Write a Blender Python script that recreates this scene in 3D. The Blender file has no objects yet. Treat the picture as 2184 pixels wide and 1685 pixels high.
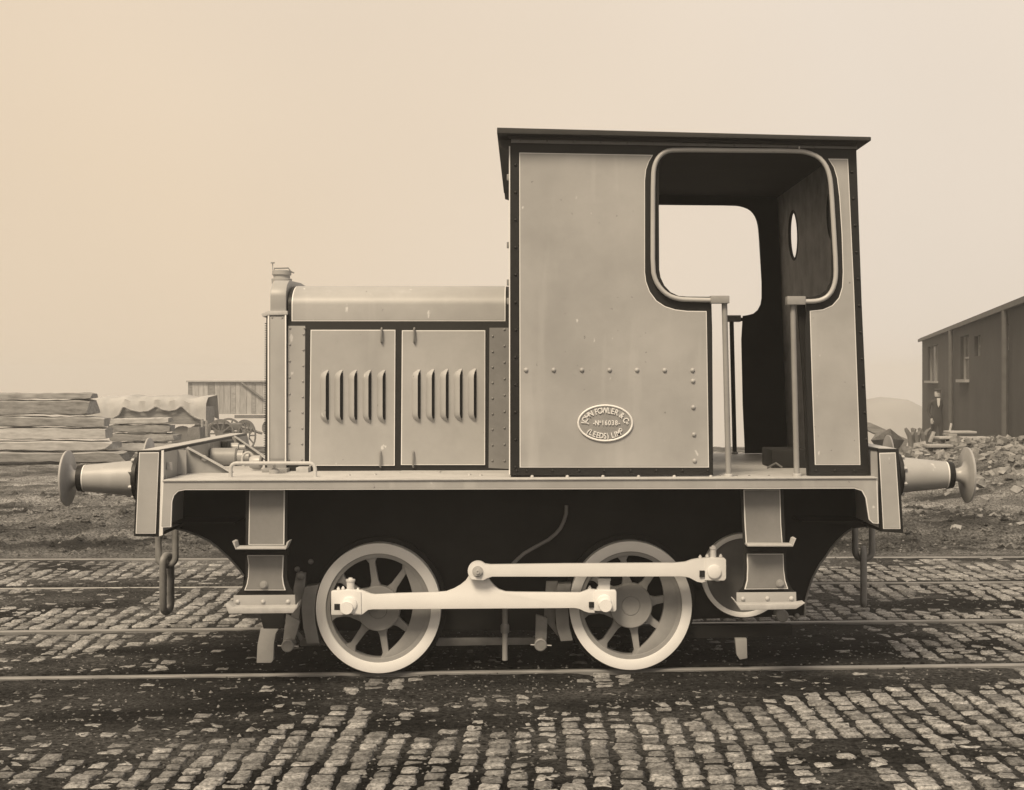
import bpy, bmesh, math, random
import numpy as np
from mathutils import Vector, Matrix
random.seed(7); np.random.seed(7)
R = math.radians
scene = bpy.context.scene
COL = scene.collection

# ------------------------------------------------------------------ camera
F, U0, V0, CH = 3118.0, 1120.0, 808.0, 1.615        # lens and eye height used to read sizes off the photograph
cam = bpy.data.cameras.new('camera'); camo = bpy.data.objects.new('camera', cam); COL.objects.link(camo)
camo.location = (0, 0, CH); camo.rotation_euler = (R(90), 0, 0)
cam.sensor_width = 36; cam.lens = 36*F/2184; cam.shift_x = -(U0-1092)/2184; cam.shift_y = -(842.5-V0)/2184
cam.clip_start = .1; cam.clip_end = 2000
scene.camera = camo
# ------------------------------------------------------------------ light
TINT = (1.0, .825, .60)
SUN_EL, SUN_AZ = 51, 27           # azimuth: how far left of straight behind the camera
w = bpy.data.worlds.new('World'); scene.world = w; w.use_nodes = True
nt = w.node_tree; nt.nodes.clear()
out = nt.nodes.new('ShaderNodeOutputWorld'); bg = nt.nodes.new('ShaderNodeBackground')
sky = nt.nodes.new('ShaderNodeTexSky'); sky.sky_type = 'NISHITA'; sky.sun_disc = False
sky.sun_elevation = R(SUN_EL); sky.sun_rotation = R(180+SUN_AZ); sky.dust_density = 4; sky.air_density = 1.5
bw = nt.nodes.new('ShaderNodeRGBToBW'); nt.links.new(sky.outputs[0], bw.inputs[0])
tc = nt.nodes.new('ShaderNodeTexCoord'); nz = nt.nodes.new('ShaderNodeTexNoise')
nz.inputs['Scale'].default_value = 1.6; nz.inputs['Detail'].default_value = 3; nz.inputs['Roughness'].default_value = .45
nt.links.new(tc.outputs['Generated'], nz.inputs['Vector'])
ma = nt.nodes.new('ShaderNodeMapRange'); nt.links.new(nz.outputs[0], ma.inputs[0])
ma.inputs[1].default_value = .3; ma.inputs[2].default_value = .7; ma.inputs[3].default_value = 7.2; ma.inputs[4].default_value = 8.4
m1 = nt.nodes.new('ShaderNodeMath'); m1.operation = 'MULTIPLY_ADD'; nt.links.new(bw.outputs[0], m1.inputs[0]); m1.inputs[1].default_value = .06
nt.links.new(ma.outputs[0], m1.inputs[2])
nz2 = nt.nodes.new('ShaderNodeTexNoise'); nz2.inputs['Scale'].default_value = 1.1; nt.links.new(tc.outputs['Generated'], nz2.inputs['Vector'])
sxy = nt.nodes.new('ShaderNodeSeparateXYZ'); nt.links.new(tc.outputs['Generated'], sxy.inputs[0])
mx_ = nt.nodes.new('ShaderNodeMath'); mx_.operation = 'MULTIPLY_ADD'; nt.links.new(sxy.outputs[0], mx_.inputs[0]); mx_.inputs[1].default_value = .75   # toning of the sky colour: warmer to the left
nt.links.new(nz2.outputs[0], mx_.inputs[2])
tr = nt.nodes.new('ShaderNodeValToRGB'); nt.links.new(mx_.outputs[0], tr.inputs[0])
tr.color_ramp.elements[0].position = .25; tr.color_ramp.elements[0].color = (1, .81, .60, 1)
tr.color_ramp.elements[1].position = .75; tr.color_ramp.elements[1].color = (1, .87, .73, 1)
vm = nt.nodes.new('ShaderNodeVectorMath'); vm.operation = 'SCALE'; nt.links.new(tr.outputs[0], vm.inputs[0]); nt.links.new(m1.outputs[0], vm.inputs['Scale'])
nt.links.new(vm.outputs[0], bg.inputs[0]); bg.inputs[1].default_value = .1
nt.links.new(bg.outputs[0], out.inputs[0])
sl = bpy.data.lights.new('sun', 'SUN'); sl.energy = 4.2; sl.angle = R(18); sl.color = TINT
so = bpy.data.objects.new('sun', sl); COL.objects.link(so)
sv = Vector((-math.sin(R(SUN_AZ))*math.cos(R(SUN_EL)), -math.cos(R(SUN_AZ))*math.cos(R(SUN_EL)), math.sin(R(SUN_EL))))
so.rotation_euler = sv.to_track_quat('Z', 'Y').to_euler(); so.location = (-4, -4, 8)
scene.view_settings.view_transform = 'Standard'; scene.view_settings.look = 'None'
scene.view_settings.exposure = 0; scene.view_settings.gamma = 1; scene.view_settings.use_curve_mapping = False
scene.render.engine = 'CYCLES'

# ------------------------------------------------------------------ materials
def mat(name, c, rough=.6, var=.15, scale=6, bump=0, bscale=60, metal=0, speck=0, spec=.5, stretch=None, rnd=0, dark=None):
    m = bpy.data.materials.new(name); m.use_nodes = True; n = m.node_tree; b = n.nodes['Principled BSDF']
    b.inputs['Roughness'].default_value = rough; b.inputs['Metallic'].default_value = metal
    b.inputs['Specular IOR Level'].default_value = spec
    t = n.nodes.new('ShaderNodeTexCoord'); g = n.nodes.new('ShaderNodeNewGeometry')
    mp = n.nodes.new('ShaderNodeMapping'); n.links.new(g.outputs['Position'], mp.inputs[0])
    if stretch: mp.inputs['Scale'].default_value = stretch
    a = n.nodes.new('ShaderNodeTexNoise'); a.inputs['Scale'].default_value = scale; a.inputs['Detail'].default_value = 6; a.inputs['Roughness'].default_value = .62
    n.links.new(mp.outputs[0], a.inputs['Vector'])
    r = n.nodes.new('ShaderNodeMapRange'); n.links.new(a.outputs[0], r.inputs[0])
    r.inputs[1].default_value = .3; r.inputs[2].default_value = .7; r.inputs[3].default_value = 1-var; r.inputs[4].default_value = 1+var
    last = r.outputs[0]
    if speck:
        s = n.nodes.new('ShaderNodeTexNoise'); s.inputs['Scale'].default_value = bscale*1.3; s.inputs['Detail'].default_value = 4; s.inputs['Roughness'].default_value = .75
        n.links.new(g.outputs['Position'], s.inputs['Vector'])
        r2 = n.nodes.new('ShaderNodeMapRange'); n.links.new(s.outputs[0], r2.inputs[0])
        r2.inputs[1].default_value = .35; r2.inputs[2].default_value = .65; r2.inputs[3].default_value = 1-speck; r2.inputs[4].default_value = 1+speck
        mm = n.nodes.new('ShaderNodeMath'); mm.operation = 'MULTIPLY'; n.links.new(last, mm.inputs[0]); n.links.new(r2.outputs[0], mm.inputs[1]); last = mm.outputs[0]
    if rnd:
        oi = n.nodes.new('ShaderNodeObjectInfo'); ad = n.nodes.new('ShaderNodeMath'); ad.operation = 'ADD'
        n.links.new(oi.outputs['Random'], ad.inputs[0]); n.links.new(g.outputs['Random Per Island'], ad.inputs[1])
        fr = n.nodes.new('ShaderNodeMath'); fr.operation = 'FRACT'; n.links.new(ad.outputs[0], fr.inputs[0])
        r3 = n.nodes.new('ShaderNodeMapRange'); n.links.new(fr.outputs[0], r3.inputs[0]); r3.inputs[3].default_value = 1-rnd; r3.inputs[4].default_value = 1+rnd
        mm = n.nodes.new('ShaderNodeMath'); mm.operation = 'MULTIPLY'; n.links.new(last, mm.inputs[0]); n.links.new(r3.outputs[0], mm.inputs[1]); last = mm.outputs[0]
    v = n.nodes.new('ShaderNodeVectorMath'); v.operation = 'SCALE'
    if isinstance(c, (int, float)): c = (c, c, c)
    v.inputs[0].default_value = c; n.links.new(last, v.inputs['Scale'])
    n.links.new(v.outputs[0], b.inputs['Base Color'])
    if bump:
        s = n.nodes.new('ShaderNodeTexNoise'); s.inputs['Scale'].default_value = bscale; s.inputs['Detail'].default_value = 5; s.inputs['Roughness'].default_value = .6
        n.links.new(g.outputs['Position'], s.inputs['Vector'])
        bp = n.nodes.new('ShaderNodeBump'); bp.inputs['Strength'].default_value = 1; bp.inputs['Distance'].default_value = bump
        n.links.new(s.outputs[0], bp.inputs['Height']); n.links.new(bp.outputs[0], b.inputs['Normal'])
    return m
M = {}
M['grey'] = mat('grey_paint', .35, .45, .11, 2.2, .003, 3.2, speck=.03)
M['greyd'] = mat('dark_grey_paint', .19, .5, .12, 3, .001, 12, speck=.05)
M['grey2'] = mat('mid_grey_paint', .27, .5, .12, 3, .001, 12, speck=.05)
M['plate'] = mat('footplate_paint', .43, .55, .12, 5, .0015, 20, speck=.08)
M['white'] = mat('white_paint', .76, .5, .04, 5, .0006, 30)
M['black'] = mat('black_paint', .012, .5, .15, 4, .0006, 20, spec=.35)
M['frame'] = mat('frame_black', .016, .75, .3, 3, .001, 25, spec=.2)
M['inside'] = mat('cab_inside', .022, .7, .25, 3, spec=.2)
M['rear'] = mat('rear_sheet_inside', .34, .6, .4, 7, spec=.3)
M['roof'] = mat('roof_felt', .045, .75, .12, 4, spec=.2)
M['tube'] = mat('handrail_steel', .42, .35, .08, 5)
M['steel'] = mat('dull_steel', .19, .5, .25, 9, .001, 60)
M['bufst'] = mat('buffer_steel', .36, .38, .12, 9, .0006, 50)
M['core'] = mat('radiator_core', .015, .6, .3, 20)
M['rail'] = mat('rail_steel', .20, .5, .3, 4, .001, 30, metal=.15, stretch=(1, 6, 6))
M['cobble'] = mat('granite_sett', .19, .75, .35, 14, .007, 45, speck=.65, rnd=.42, spec=.2)
M['timber'] = mat('weathered_timber', .23, .9, .45, 3, .01, 14, stretch=(1, 5, 5), rnd=.25)
M['timberp'] = mat('pale_timber', .35, .9, .3, 3, .01, 14, stretch=(1, 5, 5), rnd=.15)
M['tarp'] = mat('tarpaulin', .36, .85, .15, 2)
M['van'] = mat('van_boards', .32, .85, .25, 3, stretch=(3, 3, .6), rnd=.2)
M['vand'] = mat('van_ironwork', .12, .7, .2, 4)
M['brick'] = mat('dark_brickwork', .035, .9, .3, .9, .01, 8, speck=.12)
M['slate'] = mat('slate_roof', .04, .8, .2, 2)
M['wood'] = mat('pale_window_wood', .28, .7, .1, 5)
M['pipe'] = mat('iron_pipe', .08, .7, .2, 5)
M['glassd'] = mat('dusty_glass', .05, .2, .2, 3)
M['cloth'] = mat('dark_cloth', .03, .9, .2, 5)
M['skin'] = mat('skin', .42, .6, .05, 5)
M['shirt'] = mat('pale_shirt', .6, .8, .05, 5)
M['stone'] = mat('rubble_stone', .20, .9, .3, 6, .01, 20, speck=.2, rnd=.45)
M['pebble'] = mat('grit', .10, .9, .3, 6, rnd=.8)
M['mound'] = mat('distant_mound', .22, .95, .3, .05)
mg = bpy.data.materials.new('window_glass'); mg.use_nodes = True
b = mg.node_tree.nodes['Principled BSDF']; b.inputs['Transmission Weight'].default_value = 1; b.inputs['Roughness'].default_value = .02; b.inputs['IOR'].default_value = 1.05
M['glass'] = mg
# small chips, rubbed spots and faint runs in the grey workshop paint
n = M['grey'].node_tree; b = n.nodes['Principled BSDF']; g = [x for x in n.nodes if x.type == 'NEW_GEOMETRY'][0]
src = b.inputs['Base Color'].links[0].from_socket
def layer(src, scale, st, lo, hi, col, amt):
    mp = n.nodes.new('ShaderNodeMapping'); mp.inputs['Scale'].default_value = st; n.links.new(g.outputs['Position'], mp.inputs[0])
    q = n.nodes.new('ShaderNodeTexNoise'); q.inputs['Scale'].default_value = scale; q.inputs['Detail'].default_value = 3; n.links.new(mp.outputs[0], q.inputs['Vector'])
    r_ = n.nodes.new('ShaderNodeMapRange'); n.links.new(q.outputs[0], r_.inputs[0]); r_.inputs[1].default_value = lo; r_.inputs[2].default_value = hi; r_.inputs[4].default_value = amt
    mi = n.nodes.new('ShaderNodeMix'); mi.data_type = 'RGBA'; n.links.new(r_.outputs[0], mi.inputs[0]); n.links.new(src, mi.inputs[6]); mi.inputs[7].default_value = (col, col, col, 1)
    return mi.outputs[2]
src = layer(src, 17, (1, 1, .6), .70, .73, .62, .8)
src = layer(src, 40, (1, 1, 1), .735, .75, .10, .7)
src = layer(src, 9, (1, 1, .12), .60, .75, .5, .35)
src = layer(src, 1.7, (1.5, 1, .7), .5, .72, .27, .5)
n.links.new(src, b.inputs['Base Color'])
# earth: dark, gritty, paler where trodden dry further back
def earth():
    m = mat('yard_earth', .023, .92, .5, 1.7, .02, 30, speck=1.0, spec=.06)
    n = m.node_tree; b = n.nodes['Principled BSDF']; g = [x for x in n.nodes if x.type == 'NEW_GEOMETRY'][0]
    src = b.inputs['Base Color'].links[0].from_socket
    sx = n.nodes.new('ShaderNodeSeparateXYZ'); n.links.new(g.outputs['Position'], sx.inputs[0])
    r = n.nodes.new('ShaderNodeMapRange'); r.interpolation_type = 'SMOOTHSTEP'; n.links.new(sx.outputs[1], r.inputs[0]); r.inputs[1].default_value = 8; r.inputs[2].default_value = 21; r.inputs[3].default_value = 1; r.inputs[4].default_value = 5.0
    nn = n.nodes.new('ShaderNodeTexNoise'); nn.inputs['Scale'].default_value = .9; nn.inputs['Detail'].default_value = 6
    mp = n.nodes.new('ShaderNodeMapping'); mp.inputs['Scale'].default_value = (.5, 1.6, 1); n.links.new(g.outputs['Position'], mp.inputs[0]); n.links.new(mp.outputs[0], nn.inputs['Vector'])
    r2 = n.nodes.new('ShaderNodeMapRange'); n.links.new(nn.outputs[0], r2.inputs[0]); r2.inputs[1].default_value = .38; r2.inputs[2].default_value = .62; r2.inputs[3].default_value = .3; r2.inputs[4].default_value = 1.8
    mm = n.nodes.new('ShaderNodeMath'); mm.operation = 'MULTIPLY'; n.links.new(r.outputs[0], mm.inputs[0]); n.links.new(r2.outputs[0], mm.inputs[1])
    # shade under the locomotive, painted into the earth colour between the rails
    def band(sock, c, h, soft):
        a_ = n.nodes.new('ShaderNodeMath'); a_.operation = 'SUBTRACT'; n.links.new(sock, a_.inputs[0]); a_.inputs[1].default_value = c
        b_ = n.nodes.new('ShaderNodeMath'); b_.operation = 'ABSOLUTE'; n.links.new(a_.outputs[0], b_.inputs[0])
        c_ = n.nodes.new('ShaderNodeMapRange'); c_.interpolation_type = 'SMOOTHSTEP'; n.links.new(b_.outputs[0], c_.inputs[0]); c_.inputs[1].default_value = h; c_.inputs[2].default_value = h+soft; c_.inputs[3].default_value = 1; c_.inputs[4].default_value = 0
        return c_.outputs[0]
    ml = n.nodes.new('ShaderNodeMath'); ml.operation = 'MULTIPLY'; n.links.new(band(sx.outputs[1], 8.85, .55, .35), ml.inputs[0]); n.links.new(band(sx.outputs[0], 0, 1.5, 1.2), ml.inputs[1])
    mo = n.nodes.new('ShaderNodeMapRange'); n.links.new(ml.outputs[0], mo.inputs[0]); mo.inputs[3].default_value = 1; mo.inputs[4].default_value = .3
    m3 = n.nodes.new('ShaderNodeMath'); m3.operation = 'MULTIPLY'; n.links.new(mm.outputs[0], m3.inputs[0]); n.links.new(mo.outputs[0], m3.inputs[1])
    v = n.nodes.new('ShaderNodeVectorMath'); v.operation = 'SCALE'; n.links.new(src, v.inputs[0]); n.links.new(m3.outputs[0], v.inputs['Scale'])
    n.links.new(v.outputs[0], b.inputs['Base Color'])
    return m
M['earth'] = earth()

# ------------------------------------------------------------------ helpers
def PX(u, d): return (u-U0)*d/F
def PZ(v, d): return CH-(v-V0)*d/F
def tag(o, label=None, cat=None, group=None, kind=None):
    if label: o['label'] = label
    if cat: o['category'] = cat
    if group: o['group'] = group
    if kind: o['kind'] = kind
    return o
def empty(name, loc=(0, 0, 0)):
    o = bpy.data.objects.new(name, None); o.location = loc; COL.objects.link(o); return o
def link(name, me, m, parent=None):
    o = bpy.data.objects.new(name, me)
    if m is not None: me.materials.append(m)
    COL.objects.link(o)
    if parent is not None:
        o.parent = parent
        q = parent; off = Vector((0, 0, 0))
        while q is not None: off += Vector(q.location); q = q.parent
        o.location = -off
    return o
class MB:
    def __init__(s): s.v = []; s.f = []
    def add(s, vs, fs):
        k = len(s.v); s.v += [tuple(p) for p in vs]; s.f += [tuple(i+k for i in f) for f in fs]; return s
    def box(s, x0, x1, y0, y1, z0, z1):
        return s.add([(x, y, z) for z in (z0, z1) for y in (y0, y1) for x in (x0, x1)],
                     [(0, 2, 3, 1), (4, 5, 7, 6), (0, 1, 5, 4), (2, 6, 7, 3), (0, 4, 6, 2), (1, 3, 7, 5)])
    def hexa(s, pts): # 8 pts: bottom 4 ccw, top 4 ccw
        return s.add(pts, [(0, 3, 2, 1), (4, 5, 6, 7), (0, 1, 5, 4), (1, 2, 6, 5), (2, 3, 7, 6), (3, 0, 4, 7)])
    def prism(s, pts, y0, y1): # pts in (x,z), ccw seen from -y
        a = sum(pts[i][0]*pts[(i+1) % len(pts)][1]-pts[(i+1) % len(pts)][0]*pts[i][1] for i in range(len(pts)))
        if a < 0: pts = pts[::-1]
        n = len(pts)
        vs = [(x, y0, z) for x, z in pts]+[(x, y1, z) for x, z in pts]
        return s.add(vs, [tuple(range(n)), tuple(range(2*n-1, n-1, -1))]+[(i, i+n, (i+1) % n+n, (i+1) % n) for i in range(n)])
    def lathe(s, prof, c, axis='y', n=32, sx=1, sz=1): # prof [(r,t)]
        vs = []; fs = []
        for r, t in prof:
            for i in range(n):
                a = 2*math.pi*i/n; p, q = r*math.cos(a)*sx, r*math.sin(a)*sz
                vs.append({'y': (c[0]+p, c[1]+t, c[2]+q), 'x': (c[0]+t, c[1]+p, c[2]+q), 'z': (c[0]+p, c[1]+q, c[2]+t)}[axis])
        for k in range(len(prof)-1):
            for i in range(n):
                j = (i+1) % n; fs.append((k*n+i, k*n+j, (k+1)*n+j, (k+1)*n+i))
        fs.append(tuple(range(n))); fs.append(tuple(range(len(prof)*n-1, len(prof)*n-n-1, -1)))
        return s.add(vs, fs)
    def ring(s, ri, ro, c, y0, y1, n=48, sx=1, sz=1, a0=0, a1=360):
        full = abs(a1-a0) >= 360; m = n if full else n+1
        vs = []; fs = []
        for i in range(m):
            a = R(a0+(a1-a0)*i/n); t = i/n
            q = ri(t) if callable(ri) else ri
            for (r, y) in ((q, y0), (ro, y0), (ro, y1), (q, y1)):
                vs.append((c[0]+r*math.cos(a)*sx, y, c[2]+r*math.sin(a)*sz))
        for i in range(n):
            j = (i+1) % m
            for k in range(4):
                l = (k+1) % 4; fs.append((i*4+k, j*4+k, j*4+l, i*4+l))
        if not full: fs += [(0, 1, 2, 3), ((m-1)*4+3, (m-1)*4+2, (m-1)*4+1, (m-1)*4)]
        return s.add(vs, fs)
    def tube(s, pts, r, n=10, closed=False, flat=1.0):
        P = [Vector(p) for p in pts]; N = len(P); vs = []; fs = []; up = None
        for i in range(N):
            if closed: t = (P[(i+1) % N]-P[i-1])
            else: t = P[min(i+1, N-1)]-P[max(i-1, 0)]
            t.normalize()
            if up is None:
                up = Vector((0, 1, 0)) if abs(t.y) < .9 else Vector((0, 0, 1))
            up = (up-t*up.dot(t)).normalized(); sd = t.cross(up)
            rr = r[i] if isinstance(r, (list, tuple)) else r
            for k in range(n):
                a = 2*math.pi*k/n; vs.append(P[i]+up*(rr*math.cos(a)*flat)+sd*(rr*math.sin(a)))
        for i in range(N if closed else N-1):
            j = (i+1) % N
            for k in range(n):
                l = (k+1) % n; fs.append((i*n+k, i*n+l, j*n+l, j*n+k))
        if not closed: fs += [tuple(range(n-1, -1, -1)), tuple((N-1)*n+k for k in range(n))]
        return s.add(vs, fs)
    def dome(s, c, r, h=None, n=8, axis='-y'):
        h = h or r*.75
        pr = [(r, 0), (r*.86, h*.5), (r*.5, h*.87), (r*.1, h)]
        k = len(s.v)
        vs = []; fs = []
        for rr, t in pr:
            for i in range(n):
                a = 2*math.pi*i/n; p, q = rr*math.cos(a), rr*math.sin(a)
                vs.append({'-y': (c[0]+p, c[1]-t, c[2]+q), '-x': (c[0]-t, c[1]+p, c[2]+q), '+x': (c[0]+t, c[1]+p, c[2]+q), '+z': (c[0]+p, c[1]+q, c[2]+t)}[axis])
        for a in range(3):
            for i in range(n):
                j = (i+1) % n; fs.append((a*n+i, a*n+j, (a+1)*n+j, (a+1)*n+i))
        fs.append(tuple(3*n+i for i in range(n)))
        return s.add(vs, fs)
    def mirror(s): # a copy reflected in the vertical plane through the track centreline
        o = MB(); o.v = [(x, 2*YC-y, z) for x, y, z in s.v]; o.f = [f[::-1] for f in s.f]; return o
    def build(s, name, m, parent=None, bevel=0, smooth=40, kind=None):
        bm = bmesh.new(); V = [bm.verts.new(p) for p in s.v]
        for f in s.f:
            try: bm.faces.new([V[i] for i in f])
            except ValueError: pass
        bmesh.ops.recalc_face_normals(bm, faces=bm.faces)
        if bevel:
            es = [e for e in bm.edges if len(e.link_faces) == 2 and e.calc_face_angle(0) > R(35)]
            bmesh.ops.bevel(bm, geom=es, offset=bevel, segments=2, profile=.6, affect='EDGES', clamp_overlap=True)
        me = bpy.data.meshes.new(name); bm.to_mesh(me); bm.free()
        if smooth:
            me.shade_smooth(); me.set_sharp_from_angle(angle=R(smooth))
        o = link(name, me, m, parent)
        if kind: o['kind'] = kind
        return o
def px_poly(pts, d): return [(PX(u, d), PZ(v, d)) for u, v in pts]
def prism_px(name, pts, d, th, m, parent, bevel=0, both=False):
    b = MB().prism(px_poly(pts, d), d, d+th)
    o = b.build(name, m, parent, bevel)
    if both: b.mirror().build(name, m, parent, bevel)
    return o
def arc(cx, cy, r, a0, a1, n=8, ry=None): # pixel arc, angles in degrees, y down
    ry = ry or r
    return [(cx+r*math.cos(R(a0+(a1-a0)*i/n)), cy-ry*math.sin(R(a0+(a1-a0)*i/n))) for i in range(n+1)]
def inset(pts, w):
    n = len(pts); A = sum(pts[i][0]*pts[(i+1) % n][1]-pts[(i+1) % n][0]*pts[i][1] for i in range(n)); sg = 1 if A > 0 else -1
    o = []
    for i in range(n):
        p, q, r_ = Vector(pts[i-1]), Vector(pts[i]), Vector(pts[(i+1) % n])
        e1 = (q-p).normalized(); e2 = (r_-q).normalized()
        n1 = Vector((-e1.y, e1.x))*sg; n2 = Vector((-e2.y, e2.x))*sg
        b_ = (n1+n2); L = b_.length
        b_ = b_/L if L > 1e-6 else n1
        k = w/max(.35, b_.dot(n1)); o.append((q.x+b_.x*k, q.y+b_.y*k))
    return o
def lined_panel(pts, d, w, parent, both=True, m=None, base=.0015):
    """grey field with a fine white line round it, standing just proud of a black plate whose face is at d"""
    g = MB().prism(px_poly(inset(pts, w), d), d-base-.0016, d+.004)
    wl = MB().prism(px_poly(pts, d), d-base, d+.004)
    p = g.build('paint_panel', m or M['grey'], parent); wl.build('lining', M['white'], parent)
    if both:
        g.mirror().build('paint_panel', m or M['grey'], parent); wl.mirror().build('lining', M['white'], parent)
def holed(outer, holes, th, plane, name, m, parent):
    """flat sheet with holes. outer/holes lists of (a,b); plane(a,b,t)->xyz"""
    bm = bmesh.new(); es = []
    for lp in [outer]+holes:
        vs = [bm.verts.new((a, b_, 0)) for a, b_ in lp]
        es += [bm.edges.new((vs[i], vs[(i+1) % len(vs)])) for i in range(len(vs))]
    bmesh.ops.triangle_fill(bm, use_beauty=True, edges=es)
    r_ = bmesh.ops.extrude_face_region(bm, geom=bm.faces[:])
    for e in r_['geom']:
        if isinstance(e, bmesh.types.BMVert): e.co.z = th
    for v in bm.verts: v.co = plane(v.co.x, v.co.y, v.co.z)
    bmesh.ops.recalc_face_normals(bm, faces=bm.faces)
    me = bpy.data.meshes.new(name); bm.to_mesh(me); bm.free()
    return link(name, me, m, parent)
def copy_part(o, dx=0, dy=0, dz=0, parent=None):
    c = o.copy(); COL.objects.link(c); c.location = Vector(o.location)+Vector((dx, dy, dz)); c.parent = parent or o.parent; return c

# ------------------------------------------------------------------ ground
YC = 8.85                                             # centreline of the locomotive's track
_T = np.random.rand(8, 257, 257)
def noise(x, y, sc, k=0):
    x = np.asarray(x, float)*sc+37.3*k; y = np.asarray(y, float)*sc+11.9*k
    xi = np.floor(x).astype(int); yi = np.floor(y).astype(int); fx = x-xi; fy = y-yi
    fx = fx*fx*(3-2*fx); fy = fy*fy*(3-2*fy); T = _T[k % 8]
    a = T[xi % 256, yi % 256]; b_ = T[(xi+1) % 256, yi % 256]; c = T[xi % 256, (yi+1) % 256]; d = T[(xi+1) % 256, (yi+1) % 256]
    return (a*(1-fx)+b_*fx)*(1-fy)+(c*(1-fx)+d*fx)*fy
def sstep(a, b_, x): t = np.clip((x-a)/(b_-a), 0, 1); return t*t*(3-2*t)
def level(x, y):
    """height of the rail tops: the yard falls a little to the left, and drops away behind"""
    a = np.interp(y, [8.1, 9.6, 13.2, 20], [.0133, .0115, .0023, 0])
    z = a*np.clip(x, -12, 12)
    return z+np.interp(y, [22, 29, 45, 60, 75, 120, 420], [0, -.02, -.55, -1.2, -2.0, -5, -24])
RAILS = [(8.10, 1), (9.60, 1), (11.55, .6), (13.2, 1)]
def cover(x, y):
    """how deep the earth lies over the setts (0 bare, 1 buried)"""
    n = .55*noise(x, y, 1.3, 1)+.3*noise(x, y, 3.1, 2)+.15*noise(x, y, 8, 3)
    bias = np.zeros_like(n)
    bias += .33*sstep(6.85, 7.45, y)*(1-sstep(8.1, 8.2, y))*(1-.75*sstep(.9, 1.8, x))
    bias += .13*sstep(.2, -1.2, x)*sstep(5.9, 6.6, y)*(y < 8.2)
    bias += np.where((y > 8.1) & (y < 9.6), .10, 0)
    bias += np.where((y > 9.6) & (y < 11.5), .17-.28*(1-sstep(9.8, 10.3, y))-.1*sstep(11, 11.3, y), 0)
    bias += np.where((y > 11.5) & (y < 13.2), .20-.24*(x > 2)*(1-sstep(12.4, 12.8, y)), 0)
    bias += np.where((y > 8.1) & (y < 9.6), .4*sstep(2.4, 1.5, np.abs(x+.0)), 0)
    return sstep(.52, .80, n+bias)
def gheight(x, y):
    z = level(x, y)
    f = noise(x, y, 14, 4)*.6+noise(x, y, 33, 5)*.4
    zd = z-.0130+(.0115+.0025*sstep(7.2, 7.6, y)*(1-sstep(9.5, 9.7, y)))*cover(x, y)+.009*(f-.5)
    for ry, s in RAILS:
        zd = np.where(np.abs(y-ry+.012) < .062, z-.045, zd)
    r = sstep(13.35, 14.6, y)*(1-sstep(60, 90, y))
    big = noise(x*.6, y, .8, 6)*.6+noise(x, y, 2.3, 7)*.27+noise(x, y, 6.1, 0)*.13
    zd = zd+r*(.20*(big-.42)+.05*(f-.5)+.07*(noise(x, y, 5.3, 2)-.5)*sstep(30, 20, y))
    zd = zd+.20*np.exp(-(((x+4.3)/1.1)**2+((y-16.6)/.8)**2))+.16*np.exp(-(((x-6.5)/2.6)**2+((y-15.6)/.6)**2))
    return zd
def axis(segs):
    o = [segs[0][0]]
    for a, b_, st in segs:
        n = max(1, int(round((b_-a)/st))); o += list(a+(b_-a)*(np.arange(n)+1)/n)
    return np.array(o)
def grid_mesh(name, xs, ys, zf):
    X_, Y_ = np.meshgrid(xs, ys); Z_ = zf(X_, Y_); nx, ny = len(xs), len(ys)
    co = np.stack([X_, Y_, Z_], -1).reshape(-1, 3)
    i = (np.arange(ny-1)[:, None]*nx+np.arange(nx-1)[None]).ravel()
    fc = np.stack([i, i+1, i+nx+1, i+nx], -1)
    me = bpy.data.meshes.new(name); me.vertices.add(len(co)); me.vertices.foreach_set('co', co.ravel())
    me.loops.add(fc.size); me.loops.foreach_set('vertex_index', fc.ravel().astype(np.int32))
    me.polygons.add(len(fc)); me.polygons.foreach_set('loop_start', np.arange(0, fc.size, 4, dtype=np.int32))
    me.update(calc_edges=True); me.shade_smooth(); return me
xs = axis([(-380, -40, 20), (-40, -12, 1.5), (-12, -5, .12), (-5, 5, .03), (5, 12, .12), (12, 40, 1.5), (40, 380, 20)])
ys = axis([(-60, 0, 6), (0, 4.6, .4), (4.6, 9.8, .024), (9.8, 14, .035), (14, 20, .07), (20, 34, .2), (34, 60, .8), (60, 420, 12)])
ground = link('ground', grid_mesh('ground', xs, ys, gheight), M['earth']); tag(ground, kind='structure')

# setts: domed blocks laid in files that run away from the camera
def cobble_geo(wx, wy, h, rs, seg=10):
    vs = [(0, 0, h)]
    out_ = [(.5, -.34), (.5, .34), (.40, .5), (.0, .5), (-.40, .5), (-.5, .34), (-.5, -.34), (-.40, -.5), (.0, -.5), (.40, -.5)]
    for rr, hh in ((.80, h*.96), (.96, h*.5), (1.0, -.035)):
        for i, (px_, py_) in enumerate(out_):
            q = rr*(1+rs[i])
            vs.append((px_*q*wx, py_*q*wy, hh+(rs[(i*3) % seg]*.03 if rr < .97 else 0)))
    fs = [(0, 1+i, 1+(i+1) % seg) for i in range(seg)]
    for k in range(2):
        for i in range(seg):
            j = (i+1) % seg; a = 1+k*seg
            fs.append((a+i, a+seg+i, a+seg+j, a+j))
    return vs, fs
def rj(seg=10): return [random.uniform(-.15, .08) for _ in range(seg)]
protos = []
for k in range(14):
    v_, f_ = cobble_geo(1, 1, .010, rj())
    me = bpy.data.meshes.new('cobble'); me.from_pydata(v_, [], f_); me.shade_smooth(); me.materials.append(M['cobble']); protos.append((me, v_, f_))
spots = []
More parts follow.
